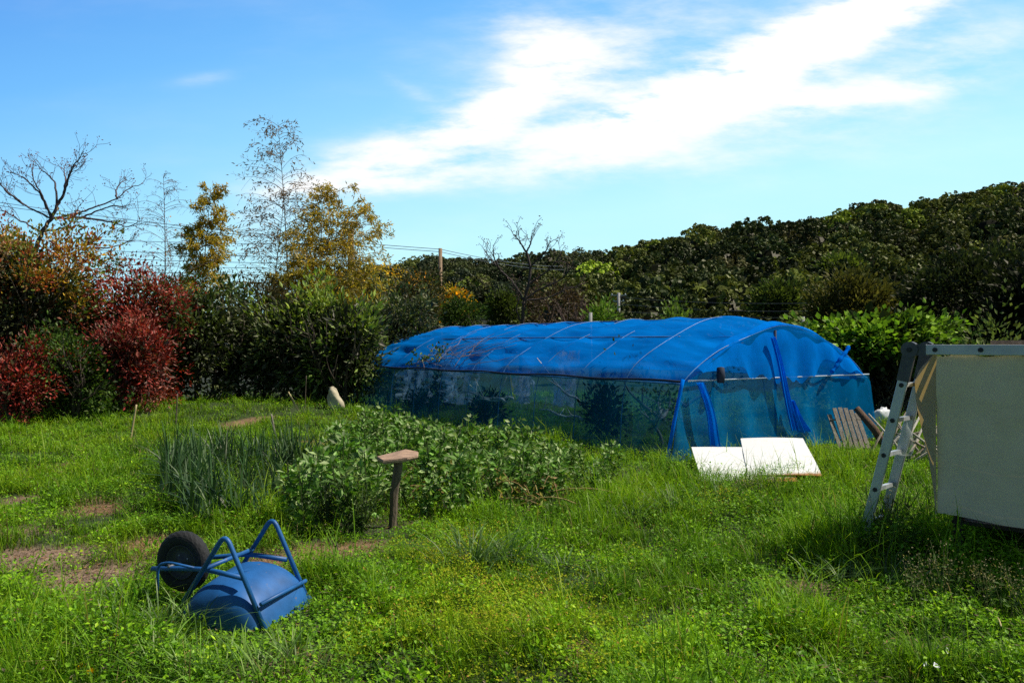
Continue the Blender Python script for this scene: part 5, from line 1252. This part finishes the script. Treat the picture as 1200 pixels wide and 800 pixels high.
# ------------------------------------------------------------------ sky, sun, camera
def world():
    wd = bpy.data.worlds.new('World'); S.world = wd; wd.use_nodes = True; nt = wd.node_tree; nt.nodes.clear()
    out = nd(nt, 'ShaderNodeOutputWorld'); bg = nd(nt, 'ShaderNodeBackground')
    sky = nd(nt, 'ShaderNodeTexSky', sky_type='NISHITA'); sky.sun_disc = False
    sky.sun_elevation = math.asin(SUN.z); sky.sun_rotation = math.atan2(SUN.x, SUN.y); sky.dust_density = .6; sky.ozone_density = 2.0
    tc = nd(nt, 'ShaderNodeTexCoord'); sp = nd(nt, 'ShaderNodeSeparateXYZ'); nt.links.new(tc.outputs['Generated'], sp.inputs[0])
    x, y, z = sp.outputs
    ya = math_(nt, 'MAXIMUM', math_(nt, 'ABSOLUTE', y), .15)
    s = math_(nt, 'DIVIDE', x, ya); t = math_(nt, 'DIVIDE', z, ya)
    # clear-sky colour: deeper to the upper left, pale cyan low and to the sun side
    f = nd(nt, 'ShaderNodeClamp'); nt.links.new(math_(nt, 'ADD', math_(nt, 'SUBTRACT', 1.34, math_(nt, 'MULTIPLY', t, 2.4)), math_(nt, 'MULTIPLY', s, .44)), f.inputs[0])
    col = ramp(nt, f.outputs[0], [(0., (.115, .40, .95)), (.3, (.175, .54, 1.04)), (.7, (.36, .80, 1.1)), (1., (.56, 1.0, 1.13))])
    up = nd(nt, 'ShaderNodeMapRange'); nt.links.new(t, up.inputs[0]); up.inputs[1].default_value = .46; up.inputs[2].default_value = 1.4; up.inputs[3].default_value = 1.; up.inputs[4].default_value = .2
    hs = nd(nt, 'ShaderNodeMapRange'); nt.links.new(t, hs.inputs[0]); hs.inputs[1].default_value = .46; hs.inputs[2].default_value = 1.2; hs.inputs[3].default_value = 0.; hs.inputs[4].default_value = .65
    col = mixc(nt, hs.outputs[0], col, (.36, .42, .5))
    bk = nd(nt, 'ShaderNodeMapRange'); nt.links.new(y, bk.inputs[0]); bk.inputs[1].default_value = -.5; bk.inputs[2].default_value = .1; bk.inputs[3].default_value = .32; bk.inputs[4].default_value = 1.
    col = mixc(nt, 1., col, bk.outputs[0], 'MULTIPLY')
    col = mixc(nt, 1., col, up.outputs[0], 'MULTIPLY')
    # clouds: long wisps in sky directions
    cv = nd(nt, 'ShaderNodeCombineXYZ'); nt.links.new(s, cv.inputs[0]); nt.links.new(t, cv.inputs[1])
    mp = nd(nt, 'ShaderNodeMapping'); mp.inputs['Rotation'].default_value = (0, 0, R(-22)); mp.inputs['Scale'].default_value = (3.0, 10, 1); nt.links.new(cv.outputs[0], mp.inputs[0])
    n1 = noise_(nt, 2.2, 9, mp.outputs[0], .62)
    mp2 = nd(nt, 'ShaderNodeMapping'); mp2.inputs['Rotation'].default_value = (0, 0, R(-24)); mp2.inputs['Scale'].default_value = (1.4, 5, 1); mp2.inputs['Location'].default_value = (3, 1, 0); nt.links.new(cv.outputs[0], mp2.inputs[0])
    n2 = noise_(nt, 1.6, 7, mp2.outputs[0], .6)
    dens = None
    lobes = [(430, 188, 95, 28, 10, .60), (540, 150, 130, 24, 22, .75), (610, 105, 75, 26, 40, .75), (640, 55, 26, 60, 62, .5), (760, 135, 110, 24, 18, 1.0), (850, 92, 130, 30, 24, 1.05), (960, 48, 130, 26, 24, .95), (1020, 15, 100, 28, 22, .9),
             (960, 118, 120, 16, 8, .75), (700, 150, 130, 14, 12, .55), (720, 60, 130, 50, 20, .42), (560, 205, 160, 16, 4, .45), (420, 215, 80, 14, 4, .4), (1130, 60, 90, 40, 20, .42), (240, 92, 40, 8, 8, .26), (470, 100, 40, 7, -28, .28), (900, 160, 260, 40, 10, .34), (320, 235, 60, 26, 10, .30), (900, 70, 300, 100, 20, .24), (620, 20, 150, 60, 30, .2)]
    for px, py, rx, ry, ang, a in lobes:
        s0, t0 = (px - 600) / F, (HY - py) / F; c_, q_ = math.cos(R(ang)), math.sin(R(ang))
        ds = math_(nt, 'SUBTRACT', s, s0); dt = math_(nt, 'SUBTRACT', t, t0)
        u = math_(nt, 'MULTIPLY', math_(nt, 'ADD', math_(nt, 'MULTIPLY', ds, c_), math_(nt, 'MULTIPLY', dt, q_)), F / rx)
        v = math_(nt, 'MULTIPLY', math_(nt, 'SUBTRACT', math_(nt, 'MULTIPLY', dt, c_), math_(nt, 'MULTIPLY', ds, q_)), F / ry)
        e = math_(nt, 'ADD', math_(nt, 'MULTIPLY', u, u), math_(nt, 'MULTIPLY', v, v))
        g = math_(nt, 'MULTIPLY', math_(nt, 'POWER', 2.718, math_(nt, 'MULTIPLY', e, -.75)), a)
        dens = g if dens is None else math_(nt, 'ADD', dens, g)
    front = nd(nt, 'ShaderNodeMapRange'); nt.links.new(y, front.inputs[0]); front.inputs[1].default_value = .02; front.inputs[2].default_value = .3
    dens = math_(nt, 'MULTIPLY', dens, front.outputs[0])
    dens = math_(nt, 'MULTIPLY', dens, math_(nt, 'ADD', -.95, math_(nt, 'MULTIPLY', n1, 3.5)))
    thin = math_(nt, 'MULTIPLY', math_(nt, 'SUBTRACT', n2, .42), .85)
    dens = math_(nt, 'ADD', dens, math_(nt, 'MAXIMUM', thin, 0.))
    cl = nd(nt, 'ShaderNodeMapRange', interpolation_type='SMOOTHSTEP'); nt.links.new(dens, cl.inputs[0]); cl.inputs[1].default_value = .02; cl.inputs[2].default_value = 1.25
    col = mixc(nt, cl.outputs[0], col, (1.12, 1.12, 1.1))
    skc = mixc(nt, 1., sky.outputs[0], (.1, .1, .1), 'MULTIPLY')
    fin = mixc(nt, .12, col, skc)
    nt.links.new(fin, bg.inputs[0]); bg.inputs[1].default_value = 1.04
    nt.links.new(bg.outputs[0], out.inputs[0])
    wd.cycles.sampling_method = 'MANUAL'; wd.cycles.sample_map_resolution = 512
world()
sl = bpy.data.lights.new('sun', 'SUN'); sl.energy = 5.0; sl.angle = R(.53); sl.color = (1, .95, .86)
so = bpy.data.objects.new('sun', sl); COL.objects.link(so); so.rotation_euler = SUN.to_track_quat('Z', 'Y').to_euler(); so.location = (20, 6, 30)
cam = bpy.data.cameras.new('camera'); cam.lens = 28; cam.sensor_width = 36; cam.clip_start = .05; cam.clip_end = 5000
co = bpy.data.objects.new('camera', cam); COL.objects.link(co); co.location = (0, 0, EYE); co.rotation_euler = (R(90) + math.atan(4 / F), 0, 0); S.camera = co

S.view_settings.view_transform = 'Standard'; S.view_settings.look = 'None'; S.view_settings.exposure = 0; S.view_settings.gamma = 1
cy = S.cycles
cy.max_bounces = 8; cy.diffuse_bounces = 3; cy.glossy_bounces = 2; cy.transmission_bounces = 4; cy.transparent_max_bounces = 24
cy.caustics_reflective = False; cy.caustics_refractive = False; cy.sample_clamp_indirect = 4
cy.use_denoising = False; cy.denoiser = 'OPENIMAGEDENOISE'; cy.denoising_input_passes = 'RGB_ALBEDO_NORMAL'
